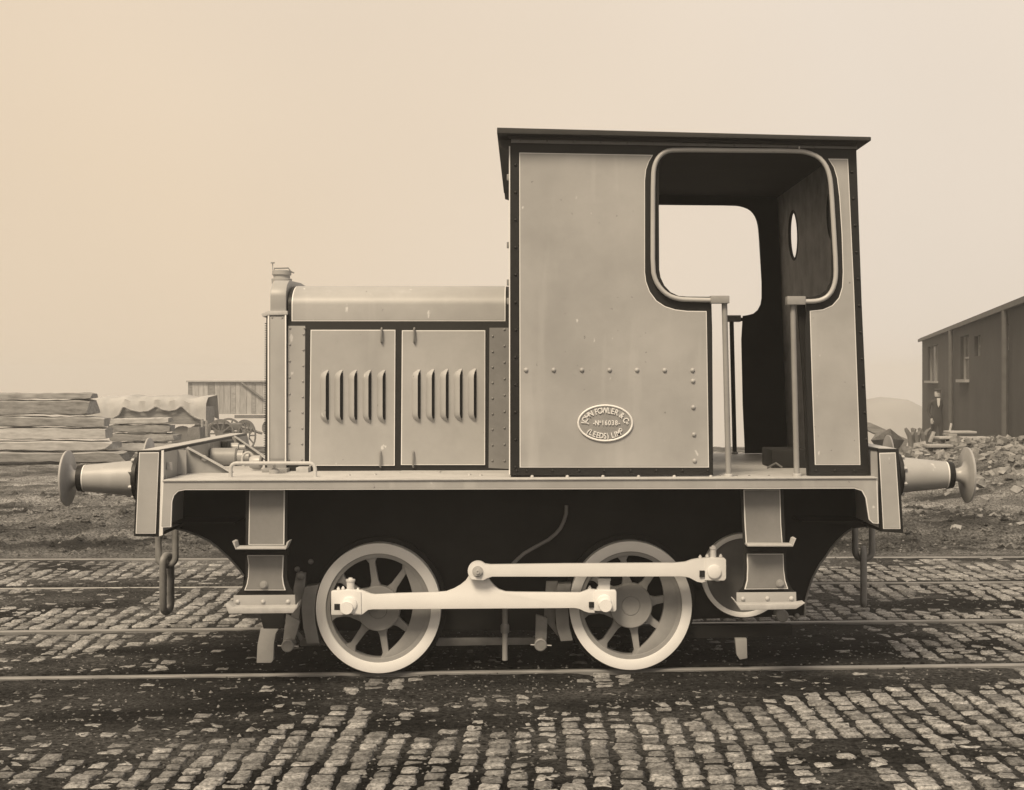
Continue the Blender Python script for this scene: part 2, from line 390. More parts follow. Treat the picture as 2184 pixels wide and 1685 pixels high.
def lay(y0, y1, x0, x1, pw=.113, py=.101):
    x = x0
    while x < x1:
        wcol = pw*random.uniform(.9, 1.12); y = y0+random.uniform(0, .06)
        while y < y1-.03:
            L = py*random.uniform(.78, 1.22)
            if y+L > y1: break
            wx = wcol*random.uniform(.70, .94); wy = L*random.uniform(.76, .93)
            cx = x+wcol/2+random.uniform(-.009, .009)+.016*math.sin(y*2.1+x); cy = y+L/2
            spots.append((cx, cy, wx, wy, random.uniform(-.008, .004), random.uniform(-.10, .10)))
            y += L
        x += wcol
lay(4.7, 8.03, -3.5, 3.5); lay(8.19, 9.54, -4.2, 4.2, .115, .108); lay(9.66, 11.50, -4.9, 4.9, .125, .12); lay(11.6, 13.14, -5.6, 5.6, .13, .13)
S = np.array(spots); zl = level(S[:, 0], S[:, 1])+S[:, 4]-.012; gd = gheight(S[:, 0], S[:, 1])
keep = (zl+.010) > gd-.002
order = []; mv, mf = [], []
for i in np.where(keep)[0]:
    cx, cy, wx, wy, dz, rt = spots[i]
    u = U0+cx*F/cy; v = V0+(CH-zl[i])*F/cy
    if 5 < u < 2179 and v < 1675 and (zl[i]+.010) > gd[i]+.004: order.append((cy, i))
order.sort(); near = set(i for _, i in order[:298])
for i in np.where(keep)[0]:
    cx, cy, wx, wy, dz, rt = spots[i]; z = float(zl[i]); me, v_, f_ = random.choice(protos)
    if i in near:
        o = bpy.data.objects.new('cobble', me); COL.objects.link(o); o.parent = ground
        o.location = (cx, cy, z); o.rotation_euler = (random.uniform(-.05, .05), random.uniform(-.05, .05), rt); o.scale = (wx, wy, 1)
    else:
        k = len(mv); c, s_ = math.cos(rt), math.sin(rt); tx, ty = random.uniform(-.06, .06), random.uniform(-.06, .06)
        for a, b_, h in v_:
            p, q = a*wx, b_*wy; mv.append((cx+p*c-q*s_, cy+p*s_+q*c, z+h+p*tx+q*ty))
        mf += [tuple(j+k for j in f) for f in f_]
me = bpy.data.meshes.new('cobbles'); me.from_pydata(mv, [], mf); me.shade_smooth()
tag(link('cobbles', me, M['cobble'], ground), kind='stuff')
# grit and small loose stones
def scatter(name, n, fn, m, parent, label=None):
    vs, fs = [], []
    for _ in range(n):
        x, y, s = fn(); z = float(gheight(np.array([x]), np.array([y]))[0]); k = len(vs)
        p = [Vector((random.uniform(.6, 1.1)*a, random.uniform(.6, 1.1)*b_, random.uniform(.5, .9)*c)) for a, b_, c in
             ((1, .2, 0), (.2, 1, .1), (-1, .1, 0), (-.1, -1, 0), (.1, .1, .9), (0, 0, -.5))]
        rt = Matrix.Rotation(random.uniform(0, 6.3), 3, 'Z')
        vs += [tuple(rt @ q*s+Vector((x, y, z))) for q in p]
        fs += [(k+a, k+b_, k+4) for a, b_ in ((0, 1), (1, 2), (2, 3), (3, 0))]+[(k+b_, k+a, k+5) for a, b_ in ((0, 1), (1, 2), (2, 3), (3, 0))]
    me = bpy.data.meshes.new(name); me.from_pydata(vs, [], fs)
    return tag(link(name, me, m, parent), label, kind='stuff')
def f1():
    y = random.uniform(5.3, 13.2); x = random.uniform(-.40, .40)*y
    return x, y, random.uniform(.004, .011)*(1 if random.random() < .9 else 1.8)
scatter('grit', 9000, f1, M['pebble'], ground)
def f2():
    y = random.uniform(13.4, 24)**1.0; x = random.uniform(-.42, .42)*y
    return x, y, random.uniform(.010, .026)*(1 if random.random() < .94 else 2.0)
scatter('loose_stones', 5200, f2, M['pebble'], ground)

def f3():
    y = random.uniform(13.5, 21); x = random.uniform(-.42, .42)*y
    return x, y, random.uniform(.03, .08)
scatter('clods', 1800, f3, M['earth'], ground)

# rails
for ry, s in RAILS:
    b = MB(); xx = [-45, -30, -12, -6, 0, 6, 12, 30, 45]
    prof = [(-.024, -.10), (.024, -.10), (.024, -.006), (.017, 0), (-.017, 0), (-.024, -.006)]
    vs = []; n = 6
    for x in xx:
        z = float(level(np.array(float(x)), np.array(ry)))+(0 if s == 1 else -.011)
        vs += [(x, ry+a*(1 if s == 1 else .55), z+h) for a, h in prof]
    fs = [(i*n+k, i*n+(k+1) % n, (i+1)*n+(k+1) % n, (i+1)*n+k) for i in range(len(xx)-1) for k in range(n)]
    b.add(vs, fs); o = b.build('rail', M['rail'], None, 0, 30); tag(o, kind='structure')
# ------------------------------------------------------------------ the locomotive
loco = empty('locomotive', (0, YC, 0))
tag(loco, 'light grey four wheeled diesel shunting locomotive with tall open cab standing on cobbled track', 'locomotive')
DC, DP, DH, DF = 7.71, 7.60, 8.31, 8.19            # cab side, footplate edge, bonnet side, frame plate
# footplate
xl, xr = PX(346, DP), PX(1872, DP); zl_, zr_ = PZ(1024, DP), PZ(1018, DP)
y0, y1 = DP, 2*YC-DP
foot = MB().hexa([(xl, y0, zl_-.007), (xr, y0, zr_-.007), (xr, y1, zr_-.007), (xl, y1, zl_-.007), (xl, y0, zl_), (xr, y0, zr_), (xr, y1, zr_), (xl, y1, zl_)]).build('footplate', M['plate'], loco, .002)
def zplate(x): return zl_+(zr_-zl_)*(x-xl)/(xr-xl)
# valance (angle below the edge, turned down at both ends)
val = [(347, 1026), (1871, 1020), (1874, 1117), (1862, 1116), (1853, 1108), (1846, 1062), (1838, 1047), (1822, 1042), (395, 1045), (380, 1048), (371, 1057), (367, 1070), (365, 1124), (342, 1125)]
val_in = val
DV = DP+.010
o = prism_px('valance', val, DV, .012, M['white'], loco, both=True)
gp = inset(val, 2.2); gp = [(u, v) for u, v in gp]
b = MB().prism(px_poly(gp, DV), DV-.0018, DV+.004); b.build('valance_face', M['grey'], loco); b.mirror().build('valance_face', M['grey'], loco)
# main frames with cut away ends
fr = [(372, 1024), (1850, 1020), (1850, 1124), (1818, 1127), (1800, 1139), (1784, 1155), (1771, 1171), (1759, 1189), (1749, 1202), (1741, 1217), (1732, 1234), (1725, 1255), (1720, 1272), (1717, 1288), (1716, 1314),
      (1500, 1320), (1180, 1345), (960, 1345), (640, 1345), (560, 1335), (556, 1300), (504, 1272), (518, 1250), (520, 1228), (512, 1216), (501, 1203), (490, 1191), (476, 1178), (462, 1165), (445, 1153), (422, 1142), (398, 1133), (375, 1127), (350, 1140), (350, 1100)]
frame = prism_px('frame_plate', fr, DF, .03, M['frame'], loco, .003, both=True)
def edge_strip(pts, name='frame_flange', m=M['steel']):
    b = MB()
    P = px_poly(pts, DF)
    b.tube([(x, DF-.004, z) for x, z in P], .006, 6); b.build(name, m, loco)
edge_strip([(375, 1127), (398, 1133), (422, 1142), (445, 1153), (462, 1165), (476, 1178), (490, 1191), (501, 1203), (512, 1216), (520, 1228)])
edge_strip([(1818, 1127), (1800, 1139), (1784, 1155), (1771, 1171), (1759, 1189), (1749, 1202), (1741, 1217), (1732, 1234), (1725, 1255), (1720, 1272), (1717, 1288), (1716, 1314), (1702, 1315)])
# stretchers between the frames and cross plates below the deck
b = MB().box(-1.35, 1.4, DF+.05, 2*YC-DF-.05, .50, .54); b.build('frame_stretcher', M['frame'], loco)
for x in (-1.33, -.12, 1.25):
    MB().box(x-.012, x+.012, DF+.031, 2*YC-DF-.031, .30, 1.06).build('frame_stretcher', M['frame'], loco)
MB().box(-1.0, .95, YC-.45, YC+.45, .34, .49).build('gearcase', M['frame'], loco, .02)
# faint horizontal angle behind the buffer beams
MB().box(PX(368, 7.9), PX(500, 7.9), 7.9, DF, PZ(1114, 7.9)-.01, PZ(1114, 7.9)).build('bracket', M['frame'], loco)
MB().box(PX(1710, 7.9), PX(1846, 7.9), 7.9, DF, PZ(1112, 7.9)-.01, PZ(1112, 7.9)).build('bracket', M['frame'], loco)

# buffer beams
DB = 7.66
def beam(c4, p4, left):
    (a, b_, c, d) = px_poly(c4, DB)                       # tl tr br bl
    y2 = 2*YC-DB
    m = MB().hexa([(d[0], DB, d[1]), (c[0], DB, c[1]), (c[0], y2, c[1]), (d[0], y2, d[1]), (a[0], DB, a[1]), (b_[0], DB, b_[1]), (b_[0], y2, b_[1]), (a[0], y2, a[1])])
    o = m.build('buffer_beam', M['black'], loco, .004)
    lined_panel(p4, DB, 1.6, o)
    # painted top and inner face
    s = 1 if left else -1
    t1 = MB().hexa([(a[0]+.01, DB+.012, a[1]-.002), (b_[0]-.01, DB+.012, b_[1]-.002), (b_[0]-.01, y2-.012, b_[1]-.002), (a[0]+.01, y2-.012, a[1]-.002),
                    (a[0]+.01, DB+.012, a[1]+.002), (b_[0]-.01, DB+.012, b_[1]+.002), (b_[0]-.01, y2-.012, b_[1]+.002), (a[0]+.01, y2-.012, a[1]+.002)])
    t1.build('beam_top', M['plate'], o)
    ib, it = (c, b_) if left else (d, a)
    MB().hexa([(ib[0]-.003*0, DB+.025, ib[1]+.02), (ib[0]+s*.004, DB+.025, ib[1]+.02), (ib[0]+s*.004, y2-.025, ib[1]+.02), (ib[0], y2-.025, ib[1]+.02),
               (it[0], DB+.025, it[1]-.014), (it[0]+s*.004, DB+.025, it[1]-.014), (it[0]+s*.004, y2-.025, it[1]-.014), (it[0], y2-.025, it[1]-.014)]).build('beam_inner_face', M['grey'], o)
    return o
bl = beam([(293, 961), (343, 960), (338, 1145), (285, 1144)], [(297, 965), (339, 964.5), (332, 1138), (289.5, 1138)], True)
br = beam([(1873, 957), (1917, 957.5), (1927, 1137), (1877, 1134)], [(1875, 966), (1910, 965), (1920.5, 1128), (1883.5, 1128)], False)
prism_px('corner_angle', [(344, 961), (349, 960), (347, 1141), (339, 1144)], DB+.006, .01, M['white'], loco, both=True)
prism_px('corner_angle', [(1857, 961), (1871, 961), (1876, 1118), (1870, 1116), (1866, 1024), (1862, 1020), (1858, 1018)], DB+.012, .01, M['grey2'], loco, both=True)
prism_px('corner_cap', [(1852, 954), (1872, 956), (1872, 962), (1853, 960)], DB+.008, .01, M['black'], loco, both=True)
# gussets behind the left beam, standing on the footplate
xi = PX(343, DB)
def gusset(y, xe, zt):
    zb = zplate(xe)
    m = MB().prism([(xi, zb), (xe, zb), (xi+.02, zt), (xi, zt)], y, y+.012); m.build('gusset', M['grey2'], loco)
    MB().hexa([(xi+.02, y-.03, zt), (xe+.02, y-.03, zb), (xe+.02, y+.012, zb), (xi+.02, y+.012, zt), (xi+.02, y-.03, zt+.008), (xe+.02, y-.03, zb+.008), (xe+.02, y+.012, zb+.008), (xi+.02, y+.012, zt+.008)]).build('gusset_flange', M['plate'], loco)
gusset(8.19, PX(489, 8.19), 1.226); gusset(9.51, PX(566, 9.51), 1.238)
xj = PX(1874, DB); zt = 1.235
for y in (8.19, 9.51):
    MB().prism([(xj, zplate(xj)), (xj-.02, zplate(xj)), (xj-.02, zt), (xj, zt)], y, y+.012).build('gusset', M['grey2'], loco)
# vertical angle, bolts and spring housing on the inner face
MB().box(xi, xi+.05, 8.02, 8.03, 1.09, 1.225).build('angle_strip', M['grey2'], loco)
MB().box(xi+.004, xi+.012, 8.03, 8.12, 1.09, 1.222).build('angle_strip', M['grey'], loco)
for (y, z) in ((7.78, 1.15), (8.08, 1.16)): MB().box(xi+.004, xi+.03, y-.012, y+.012, z-.02, z+.02).build('bolt', M['plate'], loco, .003)
MB().dome((xi+.012+.10, 8.185, 1.17), .018, axis='-y').build('bolt', M['plate'], loco)
MB().box(xi+.004, xi+.045, 9.15, 9.36, 1.13, 1.225).build('spring_bracket', M['black'], loco, .006)
MB().lathe([(.03, 0), (.03, .05), (.018, .055), (.018, .09)], (xi+.045, 9.26, 1.18), 'x', 14).build('bolt', M['bufst'], loco)
MB().lathe([(.052, 0), (.055, .01), (.055, .15), (.045, .16)], (xi+.01, YC, 1.142), 'x', 24).build('spring_housing', M['grey2'], loco)
MB().lathe([(.042, 0), (.042, .035), (.028, .04), (.028, .07)], (xi+.17, YC, 1.142), 'x', 18).build('spring_nut', M['bufst'], loco)
MB().tube([(xi+.25+.035*math.cos(a), YC-.1, 1.125+.05*math.sin(a)) for a in np.linspace(0, 2*math.pi, 18)[:-1]], .008, 8, closed=True).build('lifting_ring', M['plate'], loco)
# brass tee stand and small handwheel boss at the foot of the radiator
MB().lathe([(.028, 0), (.03, .02), (.008, .03), (.008, .05), (.05, .055), (.05, .06)], (PX(585, 8.1), 8.1, zplate(-1.4)), 'z', 18).build('drain_cock', M['bufst'], loco)
MB().box(PX(558, 8.2), PX(612, 8.2), 8.2, 8.3, zplate(-1.4), zplate(-1.4)+.02).build('radiator_foot', M['grey2'], loco, .003)
MB().box(PX(631, 8.18), PX(657, 8.18), 8.18, 8.3, zplate(-1.4), zplate(-1.4)+.028).build('radiator_foot', M['plate'], loco, .003)
MB().lathe([(.03, 0), (.04, .02), (.04, .06), (.03, .07)], (PX(533, 8.4), 8.4, zplate(-1.4)+.045), 'x', 18).build('shaft_end', M['bufst'], loco)
# low guard rail on the footplate
dg = 7.82; zg = PZ(988, dg); xa, xb = PX(492, dg), PX(672, dg)
pts = [(xa, dg, zplate(xa))]+[(xa+.03-.03*math.cos(a), dg, zg-.03+.03*math.sin(a)) for a in np.linspace(0, math.pi/2, 5)]+[(xb-.03+.03*math.sin(a), dg, zg-.03+.03*math.cos(a)) for a in np.linspace(0, math.pi/2, 5)]+[(xb, dg, zplate(xb))]
MB().tube(pts, .0105, 10).build('guard_rail', M['plate'], loco)

# buffers
def buffer(X_head, X_cap, X_base, zc, s, y):
    L = abs(X_base-X_cap)
    st = MB().lathe([(.098, 0), (.098, .002), (.070, L), (.064, L+.004)], (X_base, y, zc), 'x', 36) if s > 0 else \
        MB().lathe([(.098, 0), (.098, -.002), (.070, -L), (.064, -L-.004)], (X_base, y, zc), 'x', 36)
    o = st.build('buffer', M['grey'], loco)
    MB().lathe([(.118, 0), (.118, s*.02)], (X_base-s*.028, y, zc), 'x', 36).build('buffer_flange', M['black'], o)
    q = .003
    MB().lathe([(.0745, 0), (.0735, s*.006)], (X_cap-s*.030, y, zc), 'x', 36).build('lining', M['white'], o)
    MB().lathe([(.0745+q, 0), (.068+q, s*.030), (.058, s*.034)], (X_cap-s*.022, y, zc), 'x', 36).build('buffer_collar', M['black'], o)
    e = X_head
    MB().lathe([(.036, 0), (.036, s*(abs(e-X_cap)-.05)), (.05, s*(abs(e-X_cap)-.02)), (.08, s*(abs(e-X_cap)-.006)), (.148, s*(abs(e-X_cap)-.004)), (.153, s*abs(e-X_cap)), (.150, s*(abs(e-X_cap)+.01)), (.09, s*(abs(e-X_cap)+.024)), (.02, s*(abs(e-X_cap)+.028))], (X_cap, y, zc), 'x', 40).build('buffer_head', M['bufst'], o)
    for a in range(8):
        aa = R(22.5+45*a)
        MB().lathe([(.012, 0), (.012, s*.014), (.006, s*.015), (.005, s*.019)], (X_base-s*.008, y+.108*math.cos(aa), zc+.108*math.sin(aa)), 'x', 6).build('bolt', M['plate'], o)
for y in (YC-.865, YC+.865):
    zc = 1.615-(1020-808)/390.5
    buffer(-2.495, PX(171, 7.985), PX(288, 7.985), zc, -1, y)
    zc = 1.615-(1013-808)/390.5
    buffer(2.41, PX(2028, 7.985), PX(1921, 7.985), zc, 1, y)

# coupling chains hanging from the drawhooks
def chain(u, vt, v1, v2, s):
    d = YC; x = PX(u, d)
    hk = MB().tube([(x-s*.16, d, PZ(vt-45, d)), (x-s*.03, d, PZ(vt-46, d)), (x+s*.04, d, PZ(vt-38, d)), (x+s*.05, d, PZ(vt-20, d)), (x, d, PZ(vt-5, d))], [.03, .028, .024, .02, .016], 10).build('drawhook', M['steel'], loco)
    def lk(z0, z1, wd, r_, yaxis, x):
        pts = []
        for i in range(24):
            a = 2*math.pi*i/24; c, s_ = math.cos(a), math.sin(a)
            zz = (z0-wd if s_ > 0 else z1+wd)+s_*wd
            pts.append((x, d+c*wd, zz) if yaxis else (x+c*wd, d, zz))
        return MB().tube(pts, r_, 10, closed=True)
    lk(PZ(vt-12, d), PZ(v1, d), .052, .0195, False, x).build('chain_link', M['steel'], loco)
    m = lk(PZ(v1-22, d), PZ(v2, d), .048, .0205, True, x)
    m.v = [(X_+s*.0*(Y_-d)+.25*(Y_-d), Y_, Z_) for X_, Y_, Z_ in m.v]
    m.build('chain_link', M['steel'], loco)
chain(356, 1131, 1206, 1305, -1); chain(1842, 1124, 1193, 1289, 1)

# wheels -------------------------------------------------------------
DW = 8.04
def wheel(u, v, rx, ry, pin, mir):
    cx, cz = PX(u, DW), PZ(v, DW); k = DW/F; Rr = rx*k; sz = ry/rx
    vb = cz-ry*k
    def fin(mb, name, m, parent, bev=0): return (mb.mirror() if mir else mb).build(name, m, parent, bev)
    ty = fin(MB().lathe([(Rr*.835, 0), (Rr-.004, 0), (Rr, .004), (Rr+.002, .095), (Rr*.8, .095)], (cx, DW, cz), 'y', 72, 1, sz) if False else
             MB().ring(Rr*.842, Rr, (cx, 0, cz), DW, DW+.09, 72, 1, sz), 'wheel', M['white'], loco, .002)
    fin(MB().ring(Rr*.80, Rr+.027, (cx, 0, cz), DW+.0905, DW+.122, 72, 1, sz), 'flange', M['frame'], ty, .006)
    fin(MB().ring(Rr*.775, Rr*.8415, (cx, 0, cz), DW+.010, DW+.085, 72, 1, sz), 'rim', M['grey2'], ty, .002)
    b = MB()
    for i in range(8):
        a = R(9+45*i); ca, sa = math.cos(a), math.sin(a)
        def pt(r_, w_, y): return (cx+(r_*ca-w_*sa), y, cz+(r_*sa+w_*ca)*sz)
        r0, r1, r2, r3 = Rr*.30, Rr*.42, Rr*.70, Rr*.79
        P = [(r0, .034), (r1, .020), (r2, .0165), (r3, .036)]
        poly = [pt(r_, w_, 0) for r_, w_ in P]+[pt(r_, -w_, 0) for r_, w_ in P[::-1]]
        n = len(poly)
        b.add([(p[0], DW+.024, p[2]) for p in poly]+[(p[0], DW+.06, p[2]) for p in poly], [tuple(range(n)), tuple(range(2*n-1, n-1, -1))]+[(j, j+n, (j+1) % n+n, (j+1) % n) for j in range(n)])
        fin(b, 'spoke', M['grey2'], ty, .006); b = MB()
    fin(MB().ring(lambda t: Rr*(.775-.235*math.sin(math.pi*min(1, t*1.0))**.55), Rr*.80, (cx, 0, cz), DW+.014, DW+.055, 40, 1, sz, 58, -84), 'balance_weight', M['grey2'], ty, .003)
    hub = fin(MB().lathe([(Rr*.35, .05), (Rr*.35, -.006), (Rr*.335, -.012), (Rr*.16, -.012), (Rr*.155, -.009), (Rr*.145, -.009), (Rr*.14, -.013), (.004, -.013)], (cx, DW, cz), 'y', 40, 1, sz), 'hub', M['grey2'], ty)
    hx, hz = PX(pin[0], DW), PZ(pin[1], DW)
    bp_ = [(cx+Rr*.34*math.cos(R(a)), cz+Rr*.34*math.sin(R(a))) for a in range(-90, 91, 15)]+[(hx+Rr*.21*math.cos(R(a)), hz+Rr*.21*math.sin(R(a))) for a in range(90, 271, 15)]
    fin(MB().prism(bp_, DW-.002, DW+.05), 'crank_boss', M['grey2'], ty, .004)
    fin(MB().lathe([(.034, 0), (.034, -.17)], (hx, DW+.02, hz), 'y', 20), 'crank_pin', M['white'], ty)
    if not mir:
        MB().lathe([(.06, 0), (.06, 2*(YC-DW)-.1)], (cx, DW+.05, cz), 'y', 20).build('axle', M['frame'], loco)
    return ty
for mir in (False, True):
    wheel(807, 1297.5, 133.4, 138.6, (746, 1288), mir)
    wheel(1345, 1291.8, 130.8, 137.2, (1288.5, 1283), mir)

# jackshaft disc behind the right hand step
cx, cz = PX(1586, DW), PZ(1227, DW)
jd = MB().lathe([(.20, .05), (.205, .012), (.20, .01), (.03, .008)], (cx, DW, cz), 'y', 56).build('jackshaft_disc', M['vand'], loco)
MB().ring(.2045, .230, (cx, 0, cz), DW-.01, DW+.05, 64).build('rim', M['white'], jd, .003)
MB().lathe([(.034, 0), (.034, -.17)], (PX(1523, DW), DW+.02, PZ(1219, DW)), 'y', 20).build('crank_pin', M['white'], jd)

# rods ---------------------------------------------------------------
DR1, DR2 = 7.925, 7.875
def rodpiece(name, pts, d, th, parent, bev=.003, m=None):
    b = MB().prism(px_poly(pts, d), d, d+th); o = b.build(name, m or M['white'], parent, bev); return o
hump = [(930, 1264), (952, 1262), (968, 1256), (982, 1248), (993, 1239), (1000, 1228), (1008, 1216), (1030, 1216), (1038, 1228), (1046, 1239), (1054, 1249), (1064, 1257), (1078, 1262)]
cr = [(771, 1312), (785, 1301), (795, 1299.8)]+[(1225, 1297)]+[(1236, 1299), (1246, 1304), (1256, 1307), (1269, 1307), (1269, 1257), (1257, 1256), (1248, 1260), (1238, 1264), (1220, 1264)]+[(1100, 1263)]+hump[::-1]+[(850, 1266)]+[(800, 1268.5), (790, 1267), (778, 1262), (770, 1259), (752, 1258), (752, 1312)]
rod = rodpiece('coupling_rod', cr, DR1, .035, loco)
def bigend(parent, d, block, pin, r_, cup, key, box=False):
    rodpiece('rod_end_block', block, d-.008, .05, parent, .006)
    x, z = PX(pin[0], d), PZ(pin[1], d)
    MB().lathe([(r_*d/F, 0), (r_*d/F*.97, -.009), (r_*d/F*.8, -.012), (.002, -.012)], (x, d-.008, z), 'y', 32).build('pin_cap', M['white'], parent)
    u0, v0, u1, v1 = key
    rodpiece('key_slot', [(u0, v0), (u1, v0), (u1, v1), (u0, v1)], d-.0095, .004, parent, 0, M['black'])
    u0, v0, u1, v1 = cup
    xc = PX((u0+u1)/2, d); ww = (u1-u0)/2*d/F
    if box:
        MB().box(xc-ww, xc+ww, d-.004, d+.035, PZ(v1, d), PZ(v0, d)-.012).box(xc-ww-.004, xc+ww+.004, d-.008, d+.039, PZ(v0, d)-.012, PZ(v0, d)).build('oil_box', M['white'], parent, .002)
    else:
        MB().lathe([(ww*.8, PZ(v1, d)), (ww*.85, PZ(v0, d)-.018), (ww, PZ(v0, d)-.016), (ww, PZ(v0, d)-.006), (ww*.5, PZ(v0, d)-.004), (ww*.4, PZ(v0, d)+.003), (.002, PZ(v0, d)+.003)], (xc, d+.015, 0), 'z', 18).build('oil_cup', M['white'], parent)
    b = MB()
    return b
def wbolts(parent, d, pts):
    for u, v in pts:
        MB().lathe([(.009, 0), (.009, .009), (.005, .012), (.005, .017)], (PX(u, d), d+.015, PZ(v, d)), 'z', 8).build('bolt', M['white'], parent)
bigend(rod, DR1, [(706, 1261), (733, 1259), (738, 1258), (755, 1258), (770, 1262), (771, 1311), (735, 1308), (732, 1312), (706, 1312)], (746, 1288), 16, (737, 1234, 757, 1260), (713, 1288, 725, 1301))
bigend(rod, DR1, [(1268, 1258), (1312, 1258), (1315, 1262), (1315, 1300), (1312, 1305), (1266, 1303)], (1288.5, 1283), 15, (1276, 1234, 1301, 1259), (1256, 1284, 1267, 1296), True)
wbolts(rod, DR1, [(721, 1259), (731, 1258), (763, 1261), (1258, 1257), (1276, 1258)])
con = [(1005, 1236)]+arc(1019, 1218, 21.5, 230, 45, 14)+[(1046, 1204.5), (1200, 1202.5), (1440, 1201), (1462, 1199), (1476, 1194), (1486, 1192), (1506, 1190), (1506, 1240), (1497, 1243), (1487, 1241), (1470, 1232), (1455, 1229.5), (1200, 1230), (1050, 1230), (1040, 1233), (1030, 1238)]
rod2 = rodpiece('connecting_rod', con, DR2, .035, loco)
bigend(rod2, DR2, [(1505, 1190), (1545, 1190), (1549, 1194), (1549, 1234), (1545, 1239), (1503, 1238)], (1523, 1219), 15, (1514, 1165, 1530, 1190), (1492, 1217, 1503, 1231))
wbolts(rod2, DR2, [(1494, 1191), (1509, 1189), (1538, 1189)])
x, z = PX(1019, DR2), PZ(1219, DR2)
nb = MB().lathe([(.030, 0), (.030, -.003)], (x, DR2-.0005, z), 'y', 24)
nb.lathe([(.024, -.003), (.024, -.016)], (x, DR2, z), 'y', 6).lathe([(.012, -.016), (.011, -.024), (.005, -.024), (.005, -.020)], (x, DR2, z), 'y', 14)
nb.build('pin_nut', M['plate'], rod2)
# the same rods on the far side
for o_ in (rod, rod2):
    for q in [o_]+list(o_.children):
        me = q.data.copy(); 
        for v in me.vertices: v.co.y = 2*YC-v.co.y
        me.flip_normals()
        c = bpy.data.objects.new(q.name.split('.')[0], me); COL.objects.link(c)
        if q is o_: c.parent = loco; c.location = q.location; pr = c
        else: c.parent = pr; c.location = q.location

# steps ---------------------------------------------------------------
DS = 7.70
def step(up, lo, tread, pad, neck, bracket, bt, bolts, nut):
    g = MB().prism(px_poly(inset(up, 1.8), DS), DS-.0035, DS+.004); 
    o = prism_px('step_plate', up, DS-.0018, .012, M['white'], loco); g.build('paint_panel', M['greyd'], o)
    prism_px('lining', lo, DS-.0018, .012, M['white'], o); MB().prism(px_poly(inset(lo, 1.8), DS), DS-.0035, DS+.004).build('paint_panel', M['greyd'], o)
    (u0, u1, v, eu) = tread; k = DS/F
    zt = PZ(v, DS); th = .010
    MB().box(PX(u0, DS), PX(u1, DS), DS-.10, DS-.004, zt-th, zt).build('tread', M['plate'], o, .002)
    for e, sg in ((u0, -1), (u1, 1)):
        if eu and not (eu == 2 and sg < 0):
            xe = PX(e, DS)
            MB().hexa([(xe-.001, DS-.10, zt-th), (xe+sg*.004, DS-.10, zt-th), (xe+sg*.004, DS-.004, zt-th), (xe-.001, DS-.004, zt-th), (xe+sg*.010, DS-.10, zt+.028), (xe+sg*.022, DS-.10, zt+.032), (xe+sg*.022, DS-.004, zt+.032), (xe+sg*.010, DS-.004, zt+.028)]).build('tread_end', M['plate'], o)
    prism_px('packing', pad, DS-.02, .05, M['frame'], o, .003)
    prism_px('hanger', neck, DS+.012, .012, M['black'], o, .002)
    prism_px('step_bracket', bracket, DS-.025, .012, M['grey'], o, .002)
    prism_px('tread', bt, DS-.12, .094, M['plate'], o, .003)
    for u, v in bolts: MB().dome((PX(u, DS), DS-.025, PZ(v, DS)), .0125, .010, 10).build('rivet', M['plate'], o)
    u, v = nut
    MB().lathe([(.021, 0), (.021, -.008), (.014, -.009), (.014, -.018), (.005, -.019)], (PX(u, DS), DS-.0035, PZ(v, DS)), 'y', 12).build('bolt', M['grey2'], o)
step([(532, 1046), (607, 1045), (606, 1162), (530, 1162)],
     [(527, 1184), (605, 1184), (604, 1200), (603, 1230), (605, 1246), (609, 1259), (521, 1259), (526, 1246), (529, 1230), (530, 1205)],
     (512, 614, 1163, 1), [(518, 1170), (614, 1170), (614, 1184), (518, 1184)],
     [(524, 1044), (612, 1044), (612, 1232), (618, 1252), (630, 1272), (500, 1272), (518, 1252), (524, 1232)],
     [(498, 1270), (629, 1269), (630, 1297), (497, 1298)], [(480, 1290), (484, 1285), (497, 1296), (629, 1295), (637, 1283), (634, 1296), (624, 1308), (488, 1309)],
     [(509, 1282), (563, 1282), (616, 1282)], (563, 1247))
step([(1586, 1044), (1664, 1044), (1666, 1120), (1669, 1159), (1591, 1159), (1588, 1110)],
     [(1593, 1181), (1671, 1181), (1672, 1215), (1675, 1238), (1681, 1256), (1588, 1257), (1593, 1238), (1594, 1210)],
     (1588, 1682, 1157, 2), [(1590, 1163), (1678, 1163), (1678, 1180), (1590, 1180)],
     [(1580, 1044), (1670, 1044), (1678, 1230), (1686, 1252), (1698, 1266), (1572, 1266), (1584, 1250), (1588, 1232)],
     [(1571, 1264), (1698, 1263), (1699, 1290), (1571, 1291)], [(1564, 1279), (1566, 1278), (1574, 1289), (1698, 1289), (1718, 1286), (1698, 1299), (1580, 1302)],
     [(1583, 1276), (1635, 1275), (1686, 1275)], (1663, 1244))

# brake gear, guards and pipes
def bar(name, pts, d, th, m, bev=.003): return prism_px(name, pts, d, th, m, loco, bev)
bar('brake_block', [(651, 1252), (680, 1247), (674, 1270), (671, 1300), (673, 1330), (681, 1372), (655, 1373), (647, 1340), (643, 1300), (645, 1272)], 8.05, .09, M['greyd'])
bar('brake_hanger', [(632, 1222), (652, 1222), (650, 1262), (640, 1300), (636, 1345), (648, 1360), (640, 1368), (618, 1330), (625, 1290), (626, 1255)], 8.10, .03, M['steel'])
bar('brake_arm', [(610, 1310), (640, 1325), (625, 1378), (602, 1378)], 8.06, .03, M['steel'])
bar('brake_block', [(1190, 1246), (1219, 1245), (1214, 1270), (1212, 1300), (1214, 1335), (1222, 1366), (1196, 1368), (1187, 1340), (1184, 1300), (1185, 1265)], 8.05, .09, M['greyd'])
bar('brake_hanger', [(1165, 1240), (1190, 1240), (1186, 1262), (1184, 1330), (1192, 1360), (1160, 1320)], 8.10, .03, M['steel'])
